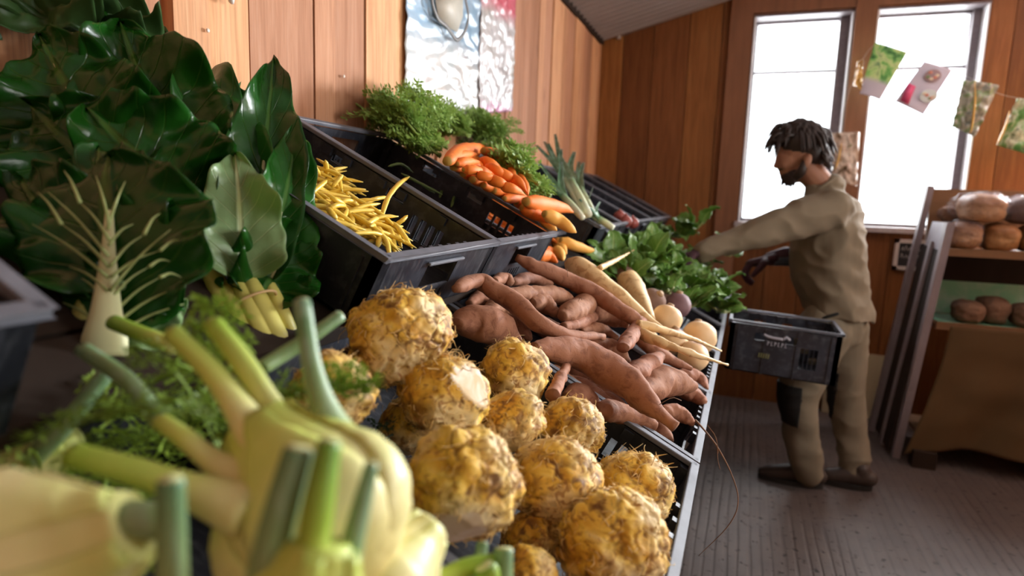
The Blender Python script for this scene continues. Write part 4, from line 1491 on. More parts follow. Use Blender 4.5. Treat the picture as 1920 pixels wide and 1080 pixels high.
for k, (b, t, w_, nrm, mt) in enumerate((
        (D(205, 560, .66), D(40, 330, .74), .17, (.5, -.8, .3), CHARD), (D(210, 540, .64), D(190, 280, .76), .16, (.5, -.8, .3), CHARD),
        (D(212, 590, .64), D(330, 490, .70), .11, (.4, -.9, .3), CHARD), (D(215, 620, .63), D(350, 560, .68), .08, (.4, -.9, .3), CHARD_PALE),
        (D(170, 610, .66), D(95, 690, .63), .10, (.4, -.8, .5), CHARD), (D(240, 600, .67), D(330, 640, .68), .10, (.4, -.8, .5), CHARD), (D(230, 610, .68), D(270, 690, .64), .08, (.4, -.8, .5), CHARD), (D(190, 600, .64), D(70, 560, .68), .12, (.5, -.8, .3), CHARD), (D(190, 590, .66), D(100, 460, .72), .15, (.5, -.8, .3), CHARD))):
    blade('leaf', mt, b, t, w_, nrm, 90 + k, parent=root, wave=.1, cup=.2)
mb = MB(); mb.tube(smooth_path([D(150, 690, .62), D(152, 600, .63), D(165, 520, .66)], 10), interp([.009, .009, .006], 10), 10)
mb.tube(smooth_path([D(128, 690, .63), D(130, 620, .64), D(140, 560, .66)], 10), interp([.007, .007, .005], 10), 10)
mb.build('stalk', simple('olive_chard_stalk', (.36, .33, .08), .5), root)

# curly kale at the top left
KALE = leafy_mat('curly_kale_leaf', (.018, .055, .015), (.05, .11, .03), .45, .15)
KP = [(150, 30, .92), (60, 25, .86), (195, 25, .96), (105, 8, .90)]
kr = thing('curly_kale', D(110, 60, .9), 'curly kale bunch at the top left corner above the chard', 'kale')
for k, (px, py, dd) in enumerate(KP):
    random.seed(600 + k)
    c = D(px, py + 40, dd); tp = D(px + rnd(-20, 20), py - 40, dd + .02)
    blade('leaf', KALE, c, tp, .17, (.6, -.7, .2), 610 + k, parent=kr, wave=.26, cup=.15, crumple=.09, nu=34, nv=26)
mb = MB(); mb.tube(smooth_path([D(170, 330, .96), D(150, 180, .93), D(130, 60, .9)], 10), interp([.009, .008, .005], 10), 8)
mb.build('stalk', STALK, kr)

# ---------------------------------------------------------------- fennel in the foreground
q = Mat('fennel_flesh', .42, .4)
t = q.attr('t')
st2 = q.noise(26, 3, q.obj((1, 1, .3)))
fac = q.math('ADD', t, q.math('MULTIPLY', q.math('SUBTRACT', st2, .5), .22))
col = q.ramp(fac, [(.0, (.70, .58, .22)), (.18, (.76, .72, .36)), (.36, (.58, .68, .16)), (.60, (.30, .46, .05)), (1.0, (.11, .27, .03))])
q.color(col)
q.bump(q.noise(90, 2, q.obj((1, 1, .15))), .2, .001)
q.b.inputs['Subsurface Weight'].default_value = .08
q.b.inputs['Subsurface Radius'].default_value = (.012, .010, .004)
FENNEL = q.m
q = Mat('blue_green_fennel_stalk', .4, .4)
t = q.attr('t')
st2 = q.noise(60, 2, q.obj((1, 1, .2)))
q.color(q.mix(q.ramp(st2, [(.45, 0), (.6, .5)]), q.ramp(t, [(.0, (.66, .66, .36)), (.22, (.30, .42, .17)), (1, (.10, .22, .10))]), (.30, .42, .30)))
FENSTALK = q.m
FENCUT = simple('cut_stalk_end', (.62, .66, .34), .5, .4, .15, 60)


def fstalk(root, pts, rr, matl, seed, t0=0.0, t1=1.0):
    mb = MB()
    mb.tube(smooth_path(pts, 22), interp(rr, 22), 18, flat=.88, wob=lambda p, t, a: rr[-1] * .035 * math.sin(a * 9 + seed), cap=True)
    mb.at['t'] = [t0 + (t1 - t0) * x for x in mb.at['t']]
    s_ = mb.build('stalk', matl, root)
    P = smooth_path(pts, 22)
    d = (P[-1] - P[-2]).normalized()
    mb = MB(); mb.tube([P[-1] + d * .0002, P[-1] + d * .0012], [rr[-1] * .80, rr[-1] * .74], 16)
    mb.build('cut_end', FENCUT, s_)
    return s_


def fbulb(root, c, ax, r, h, seed, side=None, tmax=.42):
    """a fennel bulb of overlapping ribbed sheaths, ax points to the stalks"""
    ax = V(ax).normalized()
    e1 = (V(side) if side is not None else ax.orthogonal()); e1 = (e1 - ax * e1.dot(ax)).normalized()
    e2 = ax.cross(e1)
    n = 40
    mb = MB()
    prof = [.25, .62, .86, .98, 1.0, .94, .80, .62, .46, .36]
    R = interp(prof, n)
    vs = []
    nn = 72
    vs, ts = [], []
    for i in range(n):
        t = i / (n - 1)
        for k in range(nn):
            a = 2 * math.pi * k / nn
            rr = r * R[i] * (1 + .018 * abs(math.sin(a * 3.5 + seed + t * .6)) + .006 * math.sin(a * 23 + seed))
            fl = .78
            vs.append(c + ax * (h * (t - .5)) + e1 * (math.cos(a) * rr) + e2 * (math.sin(a) * rr * fl)); ts.append(t * tmax)
    fs = [(i * nn + k, i * nn + (k + 1) % nn, (i + 1) * nn + (k + 1) % nn, (i + 1) * nn + k) for i in range(n - 1) for k in range(nn)]
    fs += [tuple(range(nn))[::-1], tuple((n - 1) * nn + k for k in range(nn))]
    mb.add(vs, fs, 0, t=ts)
    b = mb.build('bulb', FENNEL, root)
    # overlapping outer sheaths
    for k in range(4):
        a0 = k * math.pi / 2 + seed
        def fn(u, v, a0=a0):
            a = a0 + (v - .5) * (2.0 - 1.25 * u)
            rr = r * (R[min(n - 1, int(u * (n - 1)))]) * 1.05 + .0016
            hh = h * (u * .98 - .49)
            lift = .004 * (abs(v - .5) * 2) ** 4
            return c + ax * hh + (e1 * math.cos(a) + e2 * math.sin(a) * .78) * (rr - lift + .002)
        mb = MB(); mb.grid(fn, 24, 14)
        mb.at['t'] = [x * (tmax + .05) for x in mb.at['u']]
        o = mb.build('sheath', FENNEL, root)
        sl = o.modifiers.new('thickness', 'SOLIDIFY'); sl.thickness = .002
    return b


f1 = thing('fennel', D(560, 1100, .42), 'big fennel bulb with a fan of cut green stalks, centre of the foreground', 'fennel')
fbulb(f1, D(575, 950, .40), D(470, 790, .425) - D(600, 1010, .40), .060, .135, .4, side=D(650, 850, .41) - D(500, 1000, .41))
ST = [
    ([(652, 860, .42), (612, 775, .42), (586, 690, .425), (566, 566, .44)], [.020, .011, .0072, .0066], FENSTALK, 0, 1),
    ([(560, 850, .42), (505, 760, .425), (455, 680, .43), (398, 606, .44)], [.017, .0095, .0082, .0072], FENNEL, .12, .62),
    ([(520, 880, .40), (455, 775, .41), (395, 695, .42), (322, 624, .43)], [.018, .0105, .0078, .0068], FENNEL, .05, .55),
    ([(500, 930, .39), (400, 865, .395), (345, 820, .40), (302, 790, .41)], [.018, .0085, .0068, .0064], FENNEL, .05, .52),
    ([(470, 960, .37), (345, 915, .37), (240, 880, .37), (132, 852, .37)], [.018, .0105, .0088, .0080], FENNEL, .15, .66),
    ([(600, 700, .50), (560, 690, .52), (595, 650, .55), (640, 590, .58)], [.007, .0072, .0068, .0064], FENSTALK, .4, .8),
]
for k, (pp, rr, mt, t0, t1) in enumerate(ST):
    if k == 5: pp = [(490, 690, .53), (530, 665, .545), (585, 630, .56), (638, 592, .58)]
    fstalk(f1, [D(*p) for p in pp], rr, mt, k, t0, t1)
mb = MB()
random.seed(3)
for k in range(22):
    px, py, dd = rnd(270, 480), rnd(660, 830), rnd(.44, .52)
    b = D(px, py, dd)
    frond(mb, b, V((rnd(-1, .6), rnd(-.6, 1), rnd(-.2, .5))), rnd(.04, .08), (rnd(-.3, .3), rnd(-.3, .3), 1), 700 + k, leaf=.0075, branches=10)
for k in range(8):
    b = D(rnd(590, 650), rnd(720, 750), .5)
    frond(mb, b, V((rnd(-1, 1), rnd(-.6, .6), rnd(.2, .8))), rnd(.02, .035), (0, 0, 1), 760 + k, leaf=.007, branches=7)
tag(mb.build('fronds', FENFROND, f1, smooth=False), kind='stuff')

f2 = thing('fennel', D(90, 1120, .34), 'fennel bulb cut off by the bottom left corner, very blurred', 'fennel')
fbulb(f2, D(70, 1060, .33), D(240, 960, .33) - D(30, 1050, .33), .052, .11, 1.9, side=(0, 0, 1), tmax=.25)
fstalk(f2, [D(330, 985, .335), D(290, 976, .33), D(215, 972, .33), D(132, 968, .33)], [.011, .0105, .010, .0098], FENSTALK, 11, .45, .9)
fstalk(f2, [D(325, 1120, .30), D(322, 1020, .30), D(320, 900, .30)], [.0075, .0072, .0068], FENSTALK, 12, .2, 1)

f3 = thing('fennel', D(560, 1150, .30), 'fennel with dark blade-like stalks standing in front of the big bulb', 'fennel')
fbulb(f3, D(560, 1190, .30), (.2, .2, 1), .036, .09, 2.7)
for k, (pp, rr, mt) in enumerate((
        ([(490, 1110, .30), (520, 980, .30), (560, 842, .305)], [.0098, .0092, .0078], FENSTALK),
        ([(575, 1110, .30), (595, 960, .30), (618, 828, .305)], [.0086, .0084, .0062], FENNEL),
        ([(640, 1120, .31), (668, 990, .315), (697, 870, .32)], [.0072, .0060, .0040], FENSTALK))):
    fstalk(f3, [D(*p) for p in pp], rr, mt, 20 + k, .35, .95)

f4 = thing('fennel', D(780, 1150, .44), 'white fennel bulb at the bottom edge, with short cut stalks towards the celeriac', 'fennel')
fbulb(f4, D(715, 1095, .42), D(800, 985, .45) - D(700, 1100, .42), .048, .10, 3.3, tmax=.2)
for k, (pp, rr, mt) in enumerate((
        ([(740, 1120, .42), (775, 1060, .425), (790, 1020, .43)], [.014, .012, .008], FENNEL),
        ([(800, 1110, .45), (870, 1066, .46), (945, 1052, .47)], [.010, .0075, .0072], FENNEL),
        ([(900, 1130, .45), (915, 1080, .455), (908, 1062, .455)], [.010, .0090, .0085], FENNEL),
        ([(945, 1130, .46), (944, 1080, .465), (945, 1030, .47)], [.0085, .0082, .0080], FENSTALK),
        ([(890, 1090, .49), (900, 1050, .50), (905, 1018, .505)], [.0050, .0050, .0048], FENSTALK))):
    fstalk(f4, [D(*p) for p in pp], rr, mt, 30 + k, .3, .85)

f5 = thing('fennel', D(40, 900, .5), 'fennel tops and stalks in the shadow at the left edge, behind the blurred bulb', 'fennel')
fbulb(f5, D(30, 880, .52), (.8, .5, .4), .045, .10, 5.0, tmax=.3)
for k, (pp, rr) in enumerate((
        ([(300, 790, .47), (240, 715, .48), (155, 655, .50)], [.0075, .0070, .0066]),
        ([(330, 650, .55), (270, 628, .56), (212, 604, .57)], [.0085, .0080, .0078]),
        ([(60, 860, .5), (120, 800, .5), (200, 700, .52)], [.009, .008, .007]))):
    fstalk(f5, [D(*p) for p in pp], rr, FENSTALK if k != 1 else FENNEL, 40 + k, .3, .9)
mb = MB()
for k in range(24):
    random.seed(820 + k)
    b = D(rnd(10, 330), rnd(740, 960), rnd(.48, .56))
    frond(mb, b, V((rnd(-1, .8), rnd(-.6, 1), rnd(-.2, .4))), rnd(.05, .09), (rnd(-.3, .3), rnd(-.3, .3), 1), 860 + k, leaf=.008, branches=10)
tag(mb.build('fronds', FENFROND, f5, smooth=False), kind='stuff')
# stray frond scraps in the celeriac crate
mb = MB()
for k in range(5):
    random.seed(900 + k)
    frond(mb, on_low(rnd(690, 740), rnd(790, 830), -.04), V((rnd(-1, 1), rnd(-1, 1), .2)), .05, (0, 0, 1), 905 + k, leaf=.008, branches=8)
tag(mb.build('fennel_scrap', leafy_mat('dull_frond_scrap', (.05, .09, .04), (.09, .14, .06)), smooth=False), 'scrap of dull green fennel frond on the celeriac crate floor', 'fennel')
# ---------------------------------------------------------------- posters on the board wall
def art(name, stops, scale, seed, gloss=.25, extra=None):
    q = Mat(name, gloss, .5)
    vec = q.n('Mapping', i0=q.n('TexCoord').outputs['Object'], i1=(seed, seed * .7, 0), i3=(1, 1, .8)).outputs[0]
    n1 = q.noise(scale, 4, vec, .5, 1.2)
    col = q.ramp(n1, stops)
    z = q.attr('v'); u = q.attr('u')
    col = q.mix(1.0, col, (.74, .74, .74), 'MULTIPLY')
    if extra: col = extra(q, col, u, z)
    q.color(col)
    q.b.inputs['Coat Weight'].default_value = .15
    q.b.inputs['Coat Roughness'].default_value = .18
    return q


def ex1(q, col, u, z):
    top = q.ramp(q.math('ADD', z, q.math('MULTIPLY', q.noise(7, 3), .25)), [(.52, 0), (.66, 1)])
    col = q.mix(top, col, q.mix(q.noise(12, 3, dist=1), (.14, .36, .58), (.50, .56, .62)))
    bot = q.ramp(q.math('ADD', z, q.math('MULTIPLY', q.noise(9, 3), .2)), [(.12, 1), (.2, 0)])
    return q.mix(bot, col, (.50, .48, .50))


def ex2(q, col, u, z):
    top = q.ramp(q.math('ADD', z, q.math('MULTIPLY', q.noise(7, 3), .2)), [(.72, 0), (.86, 1)])
    col = q.mix(top, col, (.62, .13, .18))
    bot = q.ramp(q.math('ADD', z, q.math('MULTIPLY', q.noise(10, 3), .22)), [(.13, 1), (.2, 0)])
    return q.mix(bot, col, (.62, .26, .46))


def poster(name, y0, y1, z0, z1, matl, label, seed, tiltz=0.0):
    def fn(u, v):
        so = V((seed * 3.0, 0, 0))
        p = V((0, y0 + (y1 - y0) * u, z0 + (z1 - z0) * v + tiltz * (u - .5) * (1 - v)))
        c = abs(noise.noise(V((u * 4, v * 9, 0)) + so)) * .012 + abs(noise.noise(V((u * 9, v * 17, 4)) + so)) * .007
        return p + V((.008 + c, 0, 0))
    mb = MB(); mb.grid(fn, 44, 80)
    o = mb.build(name, matl.m)
    sl = o.modifiers.new('thickness', 'SOLIDIFY'); sl.thickness = .0008
    return tag(o, label, 'poster')


p1 = poster('poster', 1.690, 2.225, 1.50, 2.02, art('poster_print', [(.3, (.70, .60, .62)), (.42, (.84, .82, .80)), (.55, (.80, .84, .86)), (.7, (.62, .74, .78))], 5, 2.0, extra=ex1),
            'crinkled poster with a pale jug shape on blue, left one on the board wall', 1)
mb = MB()                                        # grey loop outline of the jug and its pale body
lp = [(872, -6), (878, 30), (872, 58), (858, 75), (846, 62), (836, 48), (822, 36), (812, 10), (810, -10)]
P = [on_x(x, y, .036) for x, y in lp]
mb.tube(smooth_path(P, 40), .007, 6, flat=.4, up=(1, 0, 0))
mb.build('printed_outline', simple('printed_grey', (.20, .20, .20), .5), p1)
mb = MB()
Q = [on_x(x, y, .034) for x, y in ((816, -10), (868, -10), (868, 30), (858, 60), (842, 52), (822, 30))]
mb.add(Q + [p - V((.003, 0, 0)) for p in Q], [(0, 1, 2, 3, 4, 5), (11, 10, 9, 8, 7, 6)] + [(i, (i + 1) % 6, (i + 1) % 6 + 6, i + 6) for i in range(6)])
mb.build('printed_jug', simple('printed_cream', (.48, .45, .38), .5), p1)
poster('poster', 2.235, 2.600, 1.585, 2.14, art('poster_print_pink', [(.32, (.62, .58, .58)), (.45, (.80, .80, .84)), (.6, (.84, .82, .84)), (.72, (.60, .60, .56))], 5.5, 6.0, extra=ex2),
       'crinkled poster, pink at top and bottom, right one on the board wall', 2, .06)
# screws and the hook in the boards
SCREW = simple('screw_head', (.80, .66, .56), .3, .6, .1)
for px, py, lab in ((390, 57, 'screw head in the board above the small chard leaves'), (645, 143, 'pale screw head in the board above the yellow bean crate')):
    c = on_x(px, py, .004)
    mb = MB(); mb.ell(c, (.002, .0042, .0042), nu=10, nv=6)
    tag(mb.build('screw', SCREW), lab, 'screw')
c = on_x(424, 0, .006)
mb = MB(); mb.tube(smooth_path([c + V((0, -.02, .035)), c + V((.012, -.008, .012)), c + V((.01, .006, -.006))], 10), [.006] * 9 + [.003], 8)
tag(mb.build('wall_hook', simple('white_hook', (.7, .66, .62), .4)), 'small white hook on the boards at the top edge of the photo', 'hook')

# ---------------------------------------------------------------- hanging cards on a string in front of the windows
YC = 4.02
STRING = simple('thin_string', (.5, .48, .45), .8)
sp = [(1570, 245), (1600, 150), (1640, 84), (1690, 100), (1735, 117), (1785, 131), (1830, 152), (1880, 178), (1960, 190)]
mb = MB(); mb.tube(smooth_path([V((1.40, YB - .03, 1.70))] + [on_y(x, y, YC) for x, y in sp] + [V((2.55, YB, 1.84))], 60), .0008, 5)
tag(mb.build('hanging_string', STRING), 'thin string across the windows carrying the cards', 'string')


def card(corners, matl, name, label, cat, bulge=.01, crinkle=0.0, seed=0, y=YC, gold=None):
    """corners px: top left, top right, bottom right, bottom left"""
    c = [on_y(px, py, y) for px, py in corners]
    def fn(u, v):
        a = c[0].lerp(c[1], u); b = c[3].lerp(c[2], u)
        p = b.lerp(a, v)
        z = bulge * math.sin(math.pi * u) * (1 - .4 * v)
        if crinkle: z += crinkle * (abs(noise.noise(V((u * 5 + seed, v * 5, 0)))) + .5 * abs(noise.noise(V((u * 11 + seed, v * 11, 3)))))
        return p + V((0, -z, 0))
    mb = MB(); mb.grid(fn, 24, 28)
    o = mb.build(name, matl)
    sl = o.modifiers.new('thickness', 'SOLIDIFY'); sl.thickness = .0012
    return tag(o, label, cat)


def print_mat(name, stops, scale, seed, split=None, rough=.3, tr=.25):
    q = Mat(name, rough, .5)
    vec = q.n('Mapping', i0=q.n('TexCoord').outputs['Object'], i1=(seed, 0, seed)).outputs[0]
    col = q.ramp(q.noise(scale, 4, vec, .55, .8), stops)
    if split:
        col = q.mix(q.ramp(q.attr('v'), [(split[0] - .05, 1), (split[0] + .05, 0)]), col, split[1])
    q.color(col)
    return q.translucent(tr, col).m


card([(1640, 80), (1701, 98), (1650, 187), (1612, 175)], print_mat('green_photo_card', [(.32, (.04, .16, .04)), (.45, (.18, .42, .12)), (.56, (.55, .60, .30)), (.68, (.10, .22, .12))], 16, 3, (.33, (.50, .45, .48))), 'recipe_card',
     'green photo card, leftmost on the string over the windows', 'card', .012)
wc = card([(1733, 115), (1786, 131), (1731, 215), (1678, 190)], simple('lilac_white_card', (.62, .60, .72), .35, .4, .06), 'recipe_card',
          'pale lilac card with two dishes and a pink napkin, second on the string', 'card', .006)
for (px, py, rx, c_, nm) in ((1749, 142, .040, (.36, .26, .28), 'printed_bowl'), (1741, 180, .042, (.66, .74, .74), 'printed_plate')):
    p = on_y(px, py, YC - .012)
    mb = MB(); mb.ell(p, (rx, .0012, rx * .82), nu=24, nv=10); mb.build(nm, simple(nm, c_, .5), wc)
    for k in range(5):
        random.seed(int(px) + k)
        p2 = p + V((rnd(-.022, .022), -.002, rnd(-.018, .018)))
        mb = MB(); mb.ell(p2, (.010, .0012, .008), nu=10, nv=6)
        mb.build('printed_food', simple('printed_food', ((.62, .25, .18), (.70, .62, .48), (.20, .30, .14))[k % 3], .5), wc)
mb = MB()
q4 = [on_y(x, y, YC - .010) for x, y in ((1703, 155), (1717, 162), (1703, 196), (1688, 188))]
mb.add(q4 + [p + V((0, .002, 0)) for p in q4], [(0, 1, 2, 3), (7, 6, 5, 4)] + [(i, (i + 1) % 4, (i + 1) % 4 + 4, i + 4) for i in range(4)])
mb.build('printed_napkin', simple('printed_pink', (.66, .09, .22), .5), wc)
GREENPIC = [(.3, (.03, .09, .03)), (.45, (.16, .28, .10)), (.58, (.48, .44, .32)), (.7, (.10, .14, .07))]
GOLD_SHINE = simple('painted_gold_shine', (.78, .48, .12), .22, .6, .25, 30)  # reflected gold shine painted as the colour of the folds


def sleeve(corners, stops, seed, label, fold, y=YC):
    o = card(corners, print_mat('printed_sleeve_%d' % seed, stops, 14, seed, rough=.18, tr=.3), 'plastic_sleeve', label, 'sleeve', .02, .03, seed, y)
    pts = [on_y(px, py, y - .035) for px, py in fold]
    mb = MB(); mb.tube(smooth_path(pts, 12), interp([.003, .009, .010, .004], 12), 8, flat=.5)
    mb.build('fold', GOLD_SHINE, o)
    return o


sleeve([(1806, 150), (1873, 160), (1826, 258), (1783, 238)], [(.3, (.10, .12, .09)), (.45, (.40, .36, .30)), (.55, (.20, .28, .12)), (.7, (.50, .40, .36))], 11, 'crinkled clear sleeve with a greyish green picture, by the right window edge', [(1828, 152), (1828, 190), (1824, 225), (1820, 250)])
sleeve([(1905, 185), (1960, 190), (1950, 300), (1868, 272)], GREENPIC, 12, 'dark green sleeve with gold shine painted on its fold at the right edge of the photo', [(1893, 208), (1886, 235), (1876, 258), (1870, 270)])
sleeve([(1556, 250), (1612, 248), (1606, 350), (1560, 335)], [(.3, (.16, .11, .06)), (.45, (.50, .38, .30)), (.58, (.62, .52, .44)), (.7, (.22, .20, .10))], 13, 'brownish crinkled sleeve hanging just behind the worker\'s neck', [(1578, 268), (1574, 290), (1570, 305), (1566, 318)], 4.10)
sleeve([(1607, 115), (1618, 112), (1616, 172), (1599, 160)], [(.3, (.45, .25, .05)), (.5, (.68, .45, .12)), (.7, (.35, .18, .05))], 14, 'small sleeve edge with painted gold shine just left of the green photo card', [(1612, 120), (1608, 140), (1604, 155), (1602, 162)], 4.04)  # gold shine painted into this sleeve's colour stops

# ---------------------------------------------------------------- chalkboard and the leaning panel
cbx = thing('chalkboard', V((1.92, YB - .02, .92)), 'small framed chalkboard hung low on the end wall beside the bread rack', 'chalkboard')
ca = [on_y(x, y, YB - .012) for x, y in ((1679, 446), (1742, 452), (1738, 506), (1672, 508))]
xa, xb, za, zb = 1.818, 2.03, .905, 1.085
mb = MB(); f_ = .022
for (a, b, c, d) in ((xa, xb, za, za + f_), (xa, xb, zb - f_, zb), (xa, xa + f_, za, zb), (xb - f_, xb, za, zb)):
    mb.box(a, b, YB - .022, YB, c, d)
mb.build('frame', simple('pale_chalkboard_frame', (.46, .40, .38), .6), cbx, smooth=False)
mb = MB(); mb.box(xa + f_, xb - f_, YB - .012, YB, za + f_, zb - f_)
mb.build('board', simple('black_chalkboard', (.012, .011, .014), .7), cbx, smooth=False)
mb = MB()
random.seed(8)
for row, zz in enumerate((1.02, .975)):
    x = xa + .036
    while x < xb - .045:
        h = rnd(.018, .030)
        pts = [V((x, YB - .0135, zz)), V((x + rnd(.002, .008), YB - .0135, zz + h)), V((x + rnd(.008, .014), YB - .0135, zz + h * rnd(.1, .6))), V((x + rnd(.012, .016), YB - .0135, zz))]
        mb.tube(pts, .0019, 5)
        x += rnd(.017, .023)
mb.build('chalk_writing', simple('chalk_white', (.40, .38, .38), .9), cbx)
mb = MB()
M = Matrix.Translation((0, YB - .055, 0)) @ Matrix.Rotation(math.radians(-6), 4, 'X')
mb.box(1.52, 1.98, -.012, .012, 0, .385, M=M)
tag(mb.build('panel_board', simple('cream_panel', (.42, .36, .24), .6, .3, .1, 6), smooth=False), 'cream panel leaning against the end wall behind the worker\'s legs', 'panel')

# ---------------------------------------------------------------- bread rack with loaves
BRW = simple('rack_front_wood', (.20, .105, .05), .55, .35, .3, 12, .2, .001, (.3, 2, 2))
POSTW = simple('pale_rack_post_paint', (.25, .205, .22), .55, .35, .25, 18)
rk = thing('bread_rack', V((2.25, 3.75, 0)), 'wooden bread rack with pale splayed side posts by the right window', 'shelf')


def post(a, b, w, d, matl=POSTW):
    mb = MB(); mb.bar(a, b, w, d, up=(0, 1, 0)); return mb.build('post', matl, rk, smooth=False)


post((1.755, 3.97, 0), (1.895, 3.97, 1.385), .030, .045)
post((1.80, 3.58, 0), (1.905, 3.58, 1.20), .034, .05)
mb = MB()
vs = [V((1.768, 3.60, .02)), V((1.770, 3.95, .02)), V((1.885, 3.95, 1.08)), V((1.892, 3.60, 1.08))]
mb.add(vs + [p + V((.014, 0, 0)) for p in vs], [(0, 1, 2, 3), (7, 6, 5, 4)] + [(i, (i + 1) % 4, (i + 1) % 4 + 4, i + 4) for i in range(4)])
mb.build('side_panel', WOOD_DARK, rk, smooth=False)
post((1.772, 3.76, 0), (1.887, 3.76, 1.10), .022, .05)
post((2.86, 3.97, 0), (2.78, 3.97, 1.385), .030, .045)
post((2.84, 3.58, 0), (2.78, 3.58, 1.20), .034, .05)
mb = MB(); mb.box(1.90, 2.78, 3.955, 3.975, 1.10, 1.37); mb.build('back_board', BRW, rk, smooth=False)
mb = MB(); mb.box(1.90, 2.78, 3.975, 3.985, .72, 1.06); mb.build('back_panel', WOOD_DARK, rk, smooth=False)
for z, yf in ((1.06, 3.56), (.70, 3.56), (.12, 3.60)):
    mb = MB(); mb.box(1.90, 2.78, yf + .02, 3.96, z - .012, z + .008)
    mb.box(1.90, 2.78, yf, yf + .022, z - .018, z + .018)
    mb.build('shelf', BRW, rk, smooth=False)
mb = MB(); mb.add([V((1.89, 3.60, 1.085)), V((1.89, 3.60, 1.20)), V((1.885, 3.80, 1.20)), V((1.885, 3.92, 1.05)), V((1.885, 3.9, .98)),
                   V((1.905, 3.60, 1.085)), V((1.905, 3.60, 1.20)), V((1.90, 3.80, 1.20)), V((1.90, 3.92, 1.05)), V((1.90, 3.9, .98))],
                  [(0, 1, 2, 3, 4), (9, 8, 7, 6, 5)] + [(i, (i + 1) % 5, (i + 1) % 5 + 5, i + 5) for i in range(5)])
mb.build('side_bracket', simple('pale_side_board', (.42, .40, .46), .5), rk, smooth=False)
mb = MB()
M = Matrix.Translation((0, 3.93, .715)) @ Matrix.Rotation(math.radians(-16), 4, 'X')
mb.box(1.92, 2.76, -.004, .004, 0, .235, M=M)
mb.box(1.92, 2.76, -.006, .004, .195, .238, M=M)
q = Mat('mint_green_backing', .5, .4)
q.color(q.mix(q.ramp(q.noise(7, 5, dist=.6), [(.45, 0), (.62, 1)]), (.22, .52, .33), (.38, .56, .44)))
tag(mb.build('green_backing', q.m, smooth=False), 'mint green sheet leaning behind the loaves on the lower rack shelf', 'sheet')
mb = MB(); mb.box(1.92, 2.76, 3.59, 3.92, .7085, .7125)
tag(mb.build('green_liner', q.m, smooth=False), 'mint green sheet under the loaves on the lower rack shelf', 'sheet')

CRUST = None
q = Mat('bread_crust', .55, .35)
z = q.attr('up')
n1 = q.noise(9, 5); n2 = q.noise(60, 4)
col = q.mix(n1, (.20, .085, .03), (.36, .17, .065))
col = q.mix(q.ramp(z, [(.45, .75), (.75, 0)]), col, (.56, .33, .15))
col = q.mix(q.ramp(n2, [(.35, .5), (.45, 0)]), col, (.16, .06, .025))
q.color(col); q.bump(q.math('ADD', n1, q.math('MULTIPLY', n2, .4)), .4, .003)
CRUST = q.m
FLOUR = simple('floury_crust', (.20, .115, .075), .7, .2, .3, 14, .3, .003)


def loaf(c, sx, sy, sz, label, seed, matl=None, rz=0.0, wrap=False, tin=.5):
    random.seed(seed)
    so = V((seed * 2.2, seed * 1.1, 0))
    bm = bmesh.new(); bmesh.ops.create_icosphere(bm, subdivisions=5, radius=1)
    vs, up = [], []
    R = Matrix.Rotation(rz, 3, 'Z')
    for v in bm.verts:
        d = v.co.normalized()
        e = 3.2
        k = (abs(d.x) ** e + abs(d.y) ** e + abs(d.z) ** e) ** (-1 / e)
        p = d * k
        dome = 1 + (.12 if p.z > 0 else -.06) * abs(p.z)
        p = V((p.x * sx * dome, p.y * sy * dome, (p.z * .5 + .5 + (.10 * (1 - p.x * p.x) * (1 - p.y * p.y) if p.z > 0 else 0)) * sz))
        p += d * (.006 * fbm(d * 2 + so, 3) + .002 * fbm(d * 9 + so, 2))
        vs.append(V(c) + R @ p); up.append(d.z * .5 + .5)
    mb = MB(); mb.add(vs, [tuple(x.index for x in f.verts) for f in bm.faces], 0, up=up); bm.free()
    o = mb.build('bread_loaf', matl or CRUST)
    tag(o, label, 'bread')
    if wrap:
        mb = MB()
        bm = bmesh.new(); bmesh.ops.create_icosphere(bm, subdivisions=5, radius=1)
        vs = []
        for v in bm.verts:
            d = v.co.normalized(); e = 3.0
            k = (abs(d.x) ** e + abs(d.y) ** e + abs(d.z) ** e) ** (-1 / e)
            p = d * k
            h = 1.05 + .16 * abs(noise.noise(d * 3 + so)) + .08 * abs(noise.noise(d * 8 + so))
            ex = 1 + max(0, -p.x - .6) * 1.0
            vs.append(V(c) + R @ V((p.x * sx * h * ex, p.y * sy * h, (p.z * .5 + .5) * sz * h * 1.06)))
        mb.add(vs, [tuple(x.index for x in f.verts) for f in bm.faces]); bm.free()
        mb.build('plastic_bag', BAG, o)
    return o


q = Mat('clear_plastic_bag', .12, .6)
tr = q.n('BsdfTransparent', i0=(.95, .95, .97, 1))
q.color((.75, .73, .8))
mx = q.n('MixShader', i0=.09)
q.nt.links.new(tr.outputs[0], mx.inputs[1]); q.nt.links.new(q.b.outputs[0], mx.inputs[2]); q.nt.links.new(mx.outputs[0], q.out.inputs[0])
q.bump(q.noise(18, 5, dist=1.0), .6, .01)
BAG = q.m
zt = 1.068
loaf((2.005, 3.74, zt), .068, .12, .125, 'wrapped loaf at the left end of the upper rack shelf, pale bag end showing', 1, wrap=True)
loaf((2.155, 3.74, zt), .070, .12, .125, 'loaf second from the left on the upper rack shelf', 2)
loaf((2.305, 3.74, zt), .070, .12, .125, 'loaf third from the left on the upper rack shelf, at the photo edge', 3)
loaf((2.065, 3.73, zt + .138), .085, .11, .125, 'wrapped loaf with a floury pale end lying on top of the others', 4, wrap=True, rz=.15)
loaf((2.255, 3.75, zt + .136), .08, .11, .12, 'dark loaf in a pale wrapper on top at the right photo edge', 5, matl=simple('dark_rye_crust', (.12, .06, .04), .6, .3, .3), wrap=True)
loaf((1.968, 3.86, zt + .135), .045, .06, .07, 'small loaf in a bag behind the wrapped top loaf', 6, matl=FLOUR)
zl = .7135
